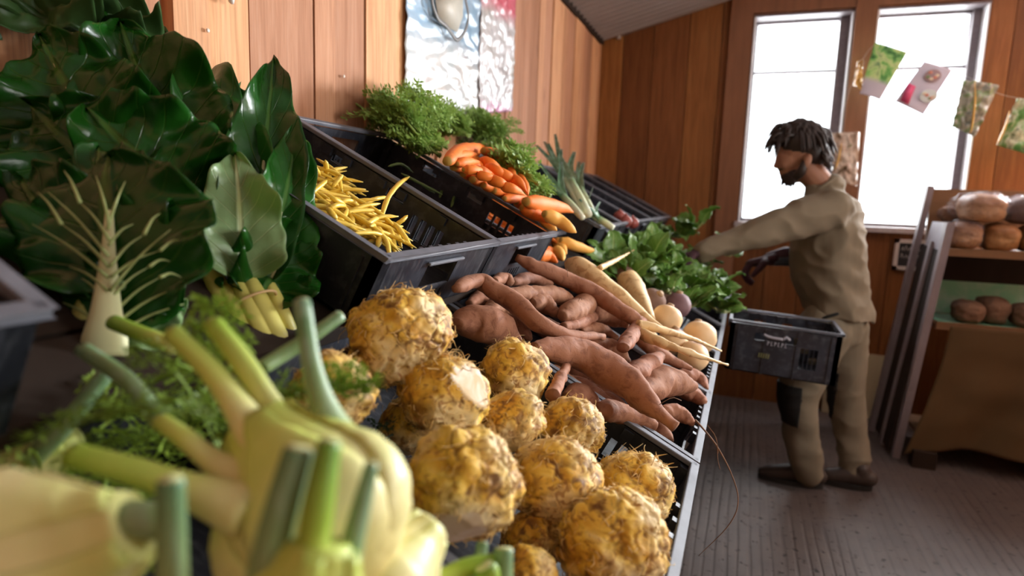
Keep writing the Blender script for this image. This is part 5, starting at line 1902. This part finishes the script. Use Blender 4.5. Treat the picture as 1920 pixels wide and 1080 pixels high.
loaf((2.055, 3.68, zl), .062, .09, .098, 'floury loaf leftmost on the lower rack shelf', 7, matl=FLOUR)
loaf((2.17, 3.73, zl), .058, .11, .118, 'taller loaf behind the second place on the lower rack shelf', 8, matl=FLOUR)
loaf((2.29, 3.67, zl), .058, .10, .105, 'loaf at the right photo edge on the lower rack shelf', 9, matl=FLOUR)
loaf((2.42, 3.72, zl), .058, .11, .11, 'loaf beyond the right photo edge on the lower rack shelf', 10, matl=FLOUR)

q = Mat('hessian_sacking', .9, .15)
vec = q.obj()
wa = q.n('TexWave', bands_direction='X', i_Scale=110.0, i_Distortion=.6); q.nt.links.new(vec, wa.inputs['Vector'])
wb = q.n('TexWave', bands_direction='Z', i_Scale=110.0, i_Distortion=.6); q.nt.links.new(vec, wb.inputs['Vector'])
wv = q.math('ADD', wa.outputs['Fac'], wb.outputs['Fac'])
q.color(q.mix(q.noise(4, 4), (.095, .056, .026), (.14, .088, .04)))
q.bump(wv, .4, .002)
HESS = q.m


def sack(u, v):
    zz = .705 - v * (.655 - .05 * math.sin(u * 5.0) - .03 * u)
    xl = 1.955 - .14 * v ** 1.4
    xx = xl + (2.80 - xl) * u
    yy = 3.545 - .05 * v - .02 * math.sin(u * 11 + v * 2) * v - .012 * math.sin(u * 25 + v * 4) * v
    yy += .012 * noise.noise(V((u * 5, v * 5, 1)))
    return V((xx, yy, zz))


mb = MB(); mb.grid(sack, 60, 40)
hs = mb.build('hessian_cover', HESS); sl = hs.modifiers.new('thickness', 'SOLIDIFY'); sl.thickness = .003
tag(hs, 'brown hessian sacking hung over the lower front of the bread rack', 'cloth')
mb = MB(); mb.box(1.85, 1.95, 3.46, 3.54, 0, .085)
tag(mb.build('timber_block', WOOD_DARK, smooth=False), 'timber block on the floor at the near corner of the bread rack', 'block')
# ---------------------------------------------------------------- the crate at the worker's hip
wx = Matrix.Rotation(math.radians(3), 4, 'Y')
CW, CL2, CH2 = .395, .30, .200
cz0 = .612
Mc = Matrix.Translation((.952, 2.56, cz0)) @ wx
# a runs along x (left to right), b along depth
cc2, _ = crate(None, 0, CL2, CW, CH2, 0, 'black crate with a pale printed mark, held at the worker\'s hip', M=Mc)
WHITEP = simple('worn_white_print', (.36, .35, .40), .6, .3, .4, 60)
YELP = simple('worn_yellow_print', (.20, .19, .07), .6, .3, .4, 60)


def mark(pts, r, matl, name):
    mb = MB()
    P = [Mc @ V((x, -.006, z)) for x, z in pts]
    mb.tube(smooth_path(P, 12), r, 6, flat=.35, up=(0, 1, 0))
    mb.build(name, matl, cc2)


mark([(.125, .158), (.140, .152), (.165, .149), (.195, .149)], .006, WHITEP, 'printed_mark')
mark([(.195, .149), (.205, .158), (.214, .153), (.219, .148)], .006, WHITEP, 'printed_mark')
for k in range(6):                               # a worn, unreadable word
    x = .143 + .0125 * k
    mark([(x, .118), (x + .001, .134)], .0017, WHITEP, 'printed_letter')
    if k % 2 == 0: mark([(x, .134), (x + .006, .130), (x + .001, .126)], .0014, WHITEP, 'printed_letter')
    else: mark([(x, .119), (x + .006, .119)], .0014, WHITEP, 'printed_letter')
for k in range(5):
    x = .118 + .0085 * k
    mark([(x, .066), (x + .001, .084)], .002, YELP, 'printed_letter')
# ---------------------------------------------------------------- the worker
YM = 3.06
PY = lambda px, py, dy=0.0: on_y(px, py, YM + dy)
KP = lambda dy=0.0: depth_of(on_y(1540, 560, YM + dy)) / FPX      # metres per pixel at that depth


def capsule(mb, pts, rads, n=16, seg=None, flat=1.0, up=None):
    seg = seg or max(6, 5 * len(pts))
    P = smooth_path(pts, seg); R = interp(rads, seg)
    a = (P[0] - P[1]).normalized(); b = (P[-1] - P[-2]).normalized()
    ra, rb = R[0], R[-1]
    pre = [P[0] + a * ra * s_ for s_ in (.98, .8, .45)]
    post_ = [P[-1] + b * rb * s_ for s_ in (.45, .8, .98)]
    cs = [.15, .6, .9]
    mb.tube(pre + P + post_, [ra * c for c in cs] + R + [rb * c for c in cs[::-1]], n, flat=flat, up=up)


def fuse(mb, name, matl, parent, voxel, smooth=4, fn=None):
    """melt overlapping closed volumes into one continuous skin"""
    o = mb.build(name, matl, parent)
    r = o.modifiers.new('r', 'REMESH'); r.mode = 'VOXEL'; r.voxel_size = voxel; r.use_smooth_shade = True
    s_ = o.modifiers.new('s', 'SMOOTH'); s_.iterations = smooth; s_.factor = .5
    dg = bpy.context.evaluated_depsgraph_get()
    me = bpy.data.meshes.new_from_object(o.evaluated_get(dg))
    old = o.data
    o.modifiers.clear(); o.data = me
    bpy.data.meshes.remove(old)
    me.name = name
    if not me.materials: me.materials.append(matl)
    if fn:
        w0 = V(o['_w'])
        me.calc_loop_triangles()
        nor = [v.normal.copy() for v in me.vertices]
        for v, n_ in zip(me.vertices, nor):
            v.co = fn(v.co + w0, n_) - w0
    me.polygons.foreach_set('use_smooth', [True] * len(me.polygons))
    me.update()
    return o


SKIN = simple('sun_browned_skin', (.30, .14, .085), .5, .4, .15, 40, .1)
SHIRT = simple('khaki_work_shirt', (.175, .138, .094), .85, .15, .10, 20, .15, .002)
TROUS = simple('khaki_work_trousers', (.185, .152, .106), .85, .15, .12, 16, .2, .002)
PATCH = simple('black_knee_patch', (.018, .017, .016), .85, .2, .2)
SHOE = simple('brown_leather_shoe', (.045, .030, .024), .55, .4, .3, 25, .2)
SOLE = simple('dark_rubber_sole', (.022, .019, .017), .8, .2)
HAIRM = simple('dark_brown_hair', (.022, .012, .009), .5, .4, .3, 60)
GLOVE = simple('dark_maroon_glove', (.045, .016, .024), .7, .3, .3, 40)
GAUNT = simple('slate_glove_cuff', (.07, .075, .095), .75, .25, .3, 40)

man = thing('person', on_z(1520, 905, 0), 'bearded man in khaki shirt and trousers, facing left, reaching into the green leaves', 'person')

hipc = PY(1565, 600)
# body: one skin from head to ankles, mostly under the clothes
mb = MB()
mb.ell(PY(1500, 276), (.098, .078, .100)); mb.ell(PY(1484, 296), (.066, .064, .075))
capsule(mb, [PY(1480, 316), PY(1492, 322)], [.044, .05])
capsule(mb, [PY(1460, 292), PY(1456, 306), PY(1455, 311)], [.009, .011, .013], 10)       # nose
mb.ell(PY(1459.5, 313, -.009), .008); mb.ell(PY(1459.5, 313, .009), .008)
for dy in (-.03, .03):
    mb.ell(PY(1465, 291, dy), (.012, .022, .008)); mb.ell(PY(1472, 308, dy * 1.2), (.02, .02, .022))
capsule(mb, [PY(1465, 322, -.016), PY(1463, 322.5), PY(1465, 322, .016)], [.006, .008, .006], 8)
capsule(mb, [PY(1466, 327, -.014), PY(1464.5, 327.5), PY(1466, 327, .014)], [.006, .008, .006], 8)
mb.ell(PY(1514, 302, -.078), (.018, .012, .032), R=Matrix.Rotation(.25, 3, 'Y')); mb.ell(PY(1514, 302, .078), (.018, .012, .032))
capsule(mb, [PY(1512, 315), PY(1530, 335), PY(1552, 358)], [.058, .056, .052])
capsule(mb, [PY(1557, 385), PY(1556, 440), PY(1560, 510), PY(1568, 590)], [.075, .10, .10, .085], flat=1.1, up=(0, 1, 0))
capsule(mb, [PY(1566, 392, -.17), PY(1440, 431, -.28), PY(1315, 474, -.40)], [.045, .034, .024])
capsule(mb, [PY(1548, 392, .16), PY(1505, 480, .2), PY(1452, 486, .17)], [.045, .032, .024])
capsule(mb, [PY(1548, 620, -.08), PY(1496, 742, -.13), PY(1512, 872, -.065)], [.070, .045, .032])
capsule(mb, [PY(1580, 620, .08), PY(1586, 745, .11), PY(1603, 872, .065)], [.070, .045, .032])
body = fuse(mb, 'body', SKIN, man, .0055, 3)
for dy in (-.031, .031):
    mb = MB(); mb.ell(PY(1467, 297, dy), .0095, nu=12, nv=8)
    mb.build('eye', simple('dark_eye', (.03, .02, .02), .2, .5), man)


def folds(p, n_):
    d = V((0, 0, 0))
    a = noise.noise(V((p.x * 9, p.y * 9, p.z * 4.5))) * .013
    b = abs(noise.noise(V((p.x * 7 + p.z * 12, p.y * 8, p.z * 6 - p.x * 7)))) * .022
    return p + n_ * (a - b + .003)


mb = MB()
k0 = KP()
sec = [(1547, 350, .070, .085), (1556, 372, .105, .15), (1556, 400, .128, .185), (1553, 440, .146, .185), (1553, 490, .160, .178), (1558, 540, .158, .172), (1569, 574, .150, .180), (1571, 590, .148, .178)]
nn = 28
pts = smooth_path([V((a, b, 0)) for a, b, _, _ in sec], 26); rx = interp([s_[2] for s_ in sec], 26); ry = interp([s_[3] for s_ in sec], 26)
vs = []
for p, a, b in zip(pts, rx, ry):
    c = PY(p.x, p.y)
    for k in range(nn):
        an = 2 * math.pi * k / nn
        vs.append(c + V((math.cos(an) * a, math.sin(an) * b, math.cos(an) * a * -.12)))
fs = [(i * nn + k, i * nn + (k + 1) % nn, (i + 1) * nn + (k + 1) % nn, (i + 1) * nn + k) for i in range(25) for k in range(nn)]
fs += [tuple(range(nn))[::-1], tuple(25 * nn + k for k in range(nn))]
mb.add(vs, fs)
capsule(mb, [PY(1562, 392, -.15), PY(1505, 410, -.22), PY(1440, 432, -.29), PY(1375, 455, -.35), PY(1318, 473, -.40)], [.088, .080, .064, .054, .045], 20)
capsule(mb, [PY(1548, 392, .15), PY(1520, 450, .20), PY(1502, 482, .2), PY(1490, 486, .19)], [.095, .08, .062, .05], 20)
capsule(mb, [PY(1538, 352), PY(1550, 354)], [.060, .072])                # collar
shirt = fuse(mb, 'shirt', SHIRT, man, .0075, 6, folds)
mb = MB()
c = PY(1540, 350); axn = (PY(1512, 318) - PY(1552, 358)).normalized()
e1 = axn.cross(V((0, 1, 0))).normalized(); e2 = V((0, 1, 0))
mb.tube([c + e1 * (.064 * math.cos(a)) + e2 * (.067 * math.sin(a)) + axn * (.012 * math.cos(a)) for a in [2 * math.pi * k / 32 for k in range(33)]], .009, 8, cap=False)
mb.build('collar', SHIRT, man)


def folds2(p, n_):
    low = max(0, .32 - p.z) / .32
    b = abs(noise.noise(V((p.x * 7, p.y * 7, p.z * 13)))) * (.014 + .024 * low)
    a = noise.noise(V((p.x * 10, p.y * 10, p.z * 5))) * .008
    return p + n_ * (a - b + .004)


mb = MB()
capsule(mb, [PY(1572, 582), PY(1568, 612)], [.115, .118], flat=1.15, up=(0, 1, 0))
capsule(mb, [PY(1548, 615, -.08), PY(1520, 680, -.11), PY(1496, 742, -.13), PY(1500, 800, -.11), PY(1508, 848, -.085), PY(1514, 882, -.06)], [.112, .100, .080, .072, .074, .066], 22)
capsule(mb, [PY(1580, 612, .08), PY(1583, 680, .10), PY(1586, 745, .11), PY(1594, 810, .10), PY(1602, 850, .08), PY(1604, 884, .06)], [.108, .092, .076, .068, .070, .066], 22)
trous = fuse(mb, 'trousers', TROUS, man, .0075, 4, folds2)


def patch(src, pred, name, matl, off=.004, parent=None):
    w0 = V(src['_w']); me = src.data
    nor = [v.normal for v in me.vertices]
    keep = [f for f in me.polygons if all(pred(me.vertices[i].co + w0, nor[i]) for i in f.vertices)]
    idx = {}
    mb = MB()
    for f in keep:
        for i in f.vertices:
            if i not in idx:
                idx[i] = len(mb.v); mb.v.append(me.vertices[i].co + w0 + nor[i] * off)
        mb.f.append(tuple(idx[i] for i in f.vertices)); mb.m.append(0)
    o = mb.build(name, matl, parent or man)
    s_ = o.modifiers.new('thickness', 'SOLIDIFY'); s_.thickness = .005
    return o


def inpx(p):
    d = p - CAM
    z_ = d.dot(CF)
    return 960 + FPX * d.dot(CR) / z_, 540 - FPX * d.dot(CU) / z_


kz0, kz1 = PY(1490, 778).z, PY(1490, 702).z
xk = PY(1499, 740).x
patch(trous, lambda p, n_: kz0 < p.z < kz1 and p.y < YM - .005 and p.x < xk - .005 and n_.x < .25, 'knee_patch', PATCH)
xk2 = PY(1572, 740).x
patch(trous, lambda p, n_: kz0 - .02 < p.z < kz1 + .03 and p.y > YM and p.x < xk2 and n_.x < .3, 'knee_patch', PATCH)
pz0, pz1 = PY(1540, 640).z, PY(1540, 632).z
patch(trous, lambda p, n_: pz0 < p.z < pz1 and PY(1520, 630).x < p.x < PY(1556, 630).x and p.y < YM - .05, 'pocket_edge', PATCH, .005)
pz2, pz3 = PY(1540, 686).z, PY(1540, 676).z
patch(trous, lambda p, n_: pz2 < p.z < pz3 and PY(1480, 680).x < p.x < PY(1535, 680).x and p.y < YM - .05, 'pocket_edge', PATCH, .005)
pz4, pz5 = PY(1550, 594).z, PY(1550, 586).z
mb = MB()
mb.tube(smooth_path([PY(1530, 602, -.155), PY(1552, 594, -.17), PY(1572, 588, -.165)], 8), .007, 8)
mb.build('pocket_edge', PATCH, man)

# shoes
def shoe(hx, tx, yc):
    """heel x, toe x on the floor"""
    L = hx - tx
    P = [V((hx - L * f, yc, z)) for f, z in ((.06, .052), (.25, .055), (.45, .052), (.65, .042), (.82, .036), (.95, .030))]
    mb = MB()
    capsule(mb, P, [.038, .042, .041, .038, .034, .024], 18)
    capsule(mb, [V((hx - L * .2, yc, .06)), V((hx - L * .22, yc, .085))], [.042, .040])
    o = fuse(mb, 'shoe', SHOE, man, .005, 3)
    w0 = V(o['_w'])
    for v in o.data.vertices:
        if v.co.z + w0.z < .018: v.co.z = .018 - w0.z
    mb = MB()
    n = 28; ring = []
    for k in range(n):
        a = 2 * math.pi * k / n
        x = hx - L * .5 + math.cos(a) * L * .53
        wd = .044 * (1 - .12 * max(0, -math.cos(a)))
        ring.append((x, yc + math.copysign(abs(math.sin(a)) ** .7, math.sin(a)) * wd))
    vs = [V((x, y, 0.0)) for x, y in ring] + [V((x, y, .024)) for x, y in ring]
    mb.add(vs, [tuple(range(n))[::-1], tuple(range(n, 2 * n))] + [(k, (k + 1) % n, (k + 1) % n + n, k + n) for k in range(n)])
    s_ = mb.build('sole', SOLE, o, sharp=40)
    mb = MB()
    for k in range(5):
        x = hx - L * (.40 + .07 * k)
        mb.tube([V((x, yc - .024, .083 - .006 * k)), V((x - .004, yc, .092 - .006 * k)), V((x, yc + .024, .083 - .006 * k))], .0022, 6)
    mb.build('lace', PATCH, o)


f0, f1_ = on_z(1538, 908, 0), on_z(1424, 890, 0)
shoe(f0.x, f1_.x, 3.02)
g0, g1 = on_z(1628, 908, 0), on_z(1542, 893, 0)
shoe(g0.x, g1.x - .02, 3.09)


def hand(wrist, fwd, palmn, side, curl, label_parent, matl, name='glove', spread=.5, sc=1.0):
    """gloved hand: palm, five unequal fingers; fwd = direction of the fingers, palmn = out of the palm, side = towards the thumb"""
    fwd, palmn = V(fwd).normalized(), V(palmn).normalized()
    side = V(side); side = (side - fwd * side.dot(fwd)).normalized()
    palmn = (palmn - fwd * palmn.dot(fwd) - side * palmn.dot(side)).normalized()
    w_ = V(wrist)
    mb = MB()
    S_ = sc
    for i, o_ in enumerate((-.027, -.009, .009, .027)):
        capsule(mb, [w_ + side * o_ * .7 * S_, w_ + fwd * .045 * S_ + side * o_ * .95 * S_, w_ + fwd * .085 * S_ + side * o_ * S_ - palmn * .004], [.016 * S_, .0155 * S_, .0125 * S_], 10, 8)
    for i, (o_, ln) in enumerate(((-.028, .058), (-.0095, .075), (.0095, .080), (.028, .072))):
        b = w_ + fwd * .085 * S_ + side * o_ * S_
        c1, c2, c3 = curl * .6 + .05 * i, curl * 1.25, curl * 1.75
        p = [b]
        for (ang, l3) in ((c1, .44), (c2, .32), (c3, .26)):
            d = fwd * math.cos(ang) + palmn * math.sin(ang) + side * (o_ * spread * 2.5)
            p.append(p[-1] + d.normalized() * ln * l3 * S_)
        capsule(mb, p, [.0108 * S_, .0102 * S_, .0095 * S_, .0082 * S_], 10, 14)
    t0 = w_ + fwd * .028 * S_ + side * .024 * S_
    t1 = t0 + (side * .8 + fwd * .5 + palmn * .35) * .036 * S_
    t2 = t1 + (side * .25 + fwd * .75 + palmn * .5) * .034 * S_
    t3 = t2 + (fwd * .75 - side * .15 + palmn * .5) * .026 * S_
    capsule(mb, [t0, t1, t2, t3], [.015 * S_, .0135 * S_, .0115 * S_, .009 * S_], 10, 14)
    capsule(mb, [w_ - fwd * .045 * S_, w_ + fwd * .01 * S_], [.029 * S_, .026 * S_], 14)
    return fuse(mb, name, matl, label_parent, .0033, 2)


# far hand, loosely closed, pointing left and down; dark cuff up to the sleeve
wr_ = PY(1450, 484, .17)
g = hand(wr_, (-1, -.15, -.35), (-.25, -.1, -1), (-.1, -1, .1), 1.2, man, GLOVE, sc=1.3)
mb = MB(); capsule(mb, [PY(1496, 483, .195), PY(1474, 482, .185), PY(1452, 484, .172)], [.046, .044, .037], 16)
mb.build('glove_cuff', GAUNT, g)
# near hand, reaching into the leaves
wr2 = PY(1312, 475, -.405)
g2 = hand(wr2, (-1, -.3, -.28), (0, .2, -1), (-.2, -1, 0), .5, man, GLOVE, sc=1.08)

# hair: cap with many locks, and the beard
random.seed(21)
mb = MB()
mb.ell(PY(1503, 268), (.104, .085, .100))
mb.ell(PY(1522, 284), (.070, .080, .075))
hc = PY(1500, 274)
for k in range(210):
    th, ph = rnd(0, 1.25), rnd(0, 2 * math.pi)
    d = V((math.sin(th) * math.cos(ph), math.sin(th) * math.sin(ph) * .85, math.cos(th)))
    p = hc + V((d.x * .104, d.y * .098, d.z * .108))
    if k < 60:      # fringe and temples fall forward
        dirn = V((-1, rnd(-.35, .35), -.35)) if d.x < .2 else V((.6, rnd(-.4, .4), -.8))
    else:
        dirn = V((d.x * .8 + .2, d.y * .7, -.75))
    dirn.normalize()
    L = rnd(.045, .085)
    out = d * rnd(.002, .014)
    q1 = p + dirn * L * .5 + out; q2 = p + dirn * L + V((0, 0, -L * .35)) + out * .4
    face = hc + V((-.055, 0, -.025))
    if (q2 - face).length < .055 and abs(q2.y - hc.y) < .06: continue
    mb.tube(smooth_path([p, q1, q2], 7), interp([.006, .0085, .006, .0015], 7), 6)
for k in range(46):                                        # nape curls
    a = rnd(-1.3, 1.3)
    p = PY(1534, 290) + V((.03 * math.cos(a), .075 * math.sin(a), rnd(-.01, .03)))
    q1 = p + V((.014, .008 * math.sin(a), -.028)); q2 = q1 + V((rnd(-.004, .022), rnd(-.01, .01), -.022))
    mb.tube(smooth_path([p, q1, q2], 6), interp([.006, .007, .002], 6), 6)
for k in range(16):                                        # the lock sticking out over the brow
    p = PY(1462, 262, rnd(-.06, .05)); q1 = p + V((-.035, 0, -.008)); q2 = q1 + V((-.022, 0, -.028 + rnd(-.01, .01)))
    mb.tube(smooth_path([p, q1, q2], 6), interp([.010, .009, .003], 6), 6)
mb.build('hair', HAIRM, man)
mb = MB()
for dy in (-1, 1):
    capsule(mb, [PY(1508, 306, dy * .074), PY(1502, 322, dy * .068), PY(1490, 333, dy * .045)], [.014, .020, .020], 10)
mb.ell(PY(1481, 331), (.040, .045, .030)); mb.ell(PY(1492, 326), (.045, .062, .028))
capsule(mb, [PY(1466, 317, -.028), PY(1461, 317.5), PY(1466, 317, .028)], [.006, .007, .006], 8)
for k in range(150):
    a = rnd(-1.4, 1.4)
    p = PY(1488, 330) + V((-.048 * math.cos(a) + .012, .06 * math.sin(a), rnd(-.03, .016)))
    q1 = p + V((-.012 * math.cos(a), .008 * math.sin(a), -.02))
    mb.tube([p, (p + q1) / 2 + V((-.002, 0, 0)), q1], [.0045, .004, .001], 5)
mb.build('beard', HAIRM, man)
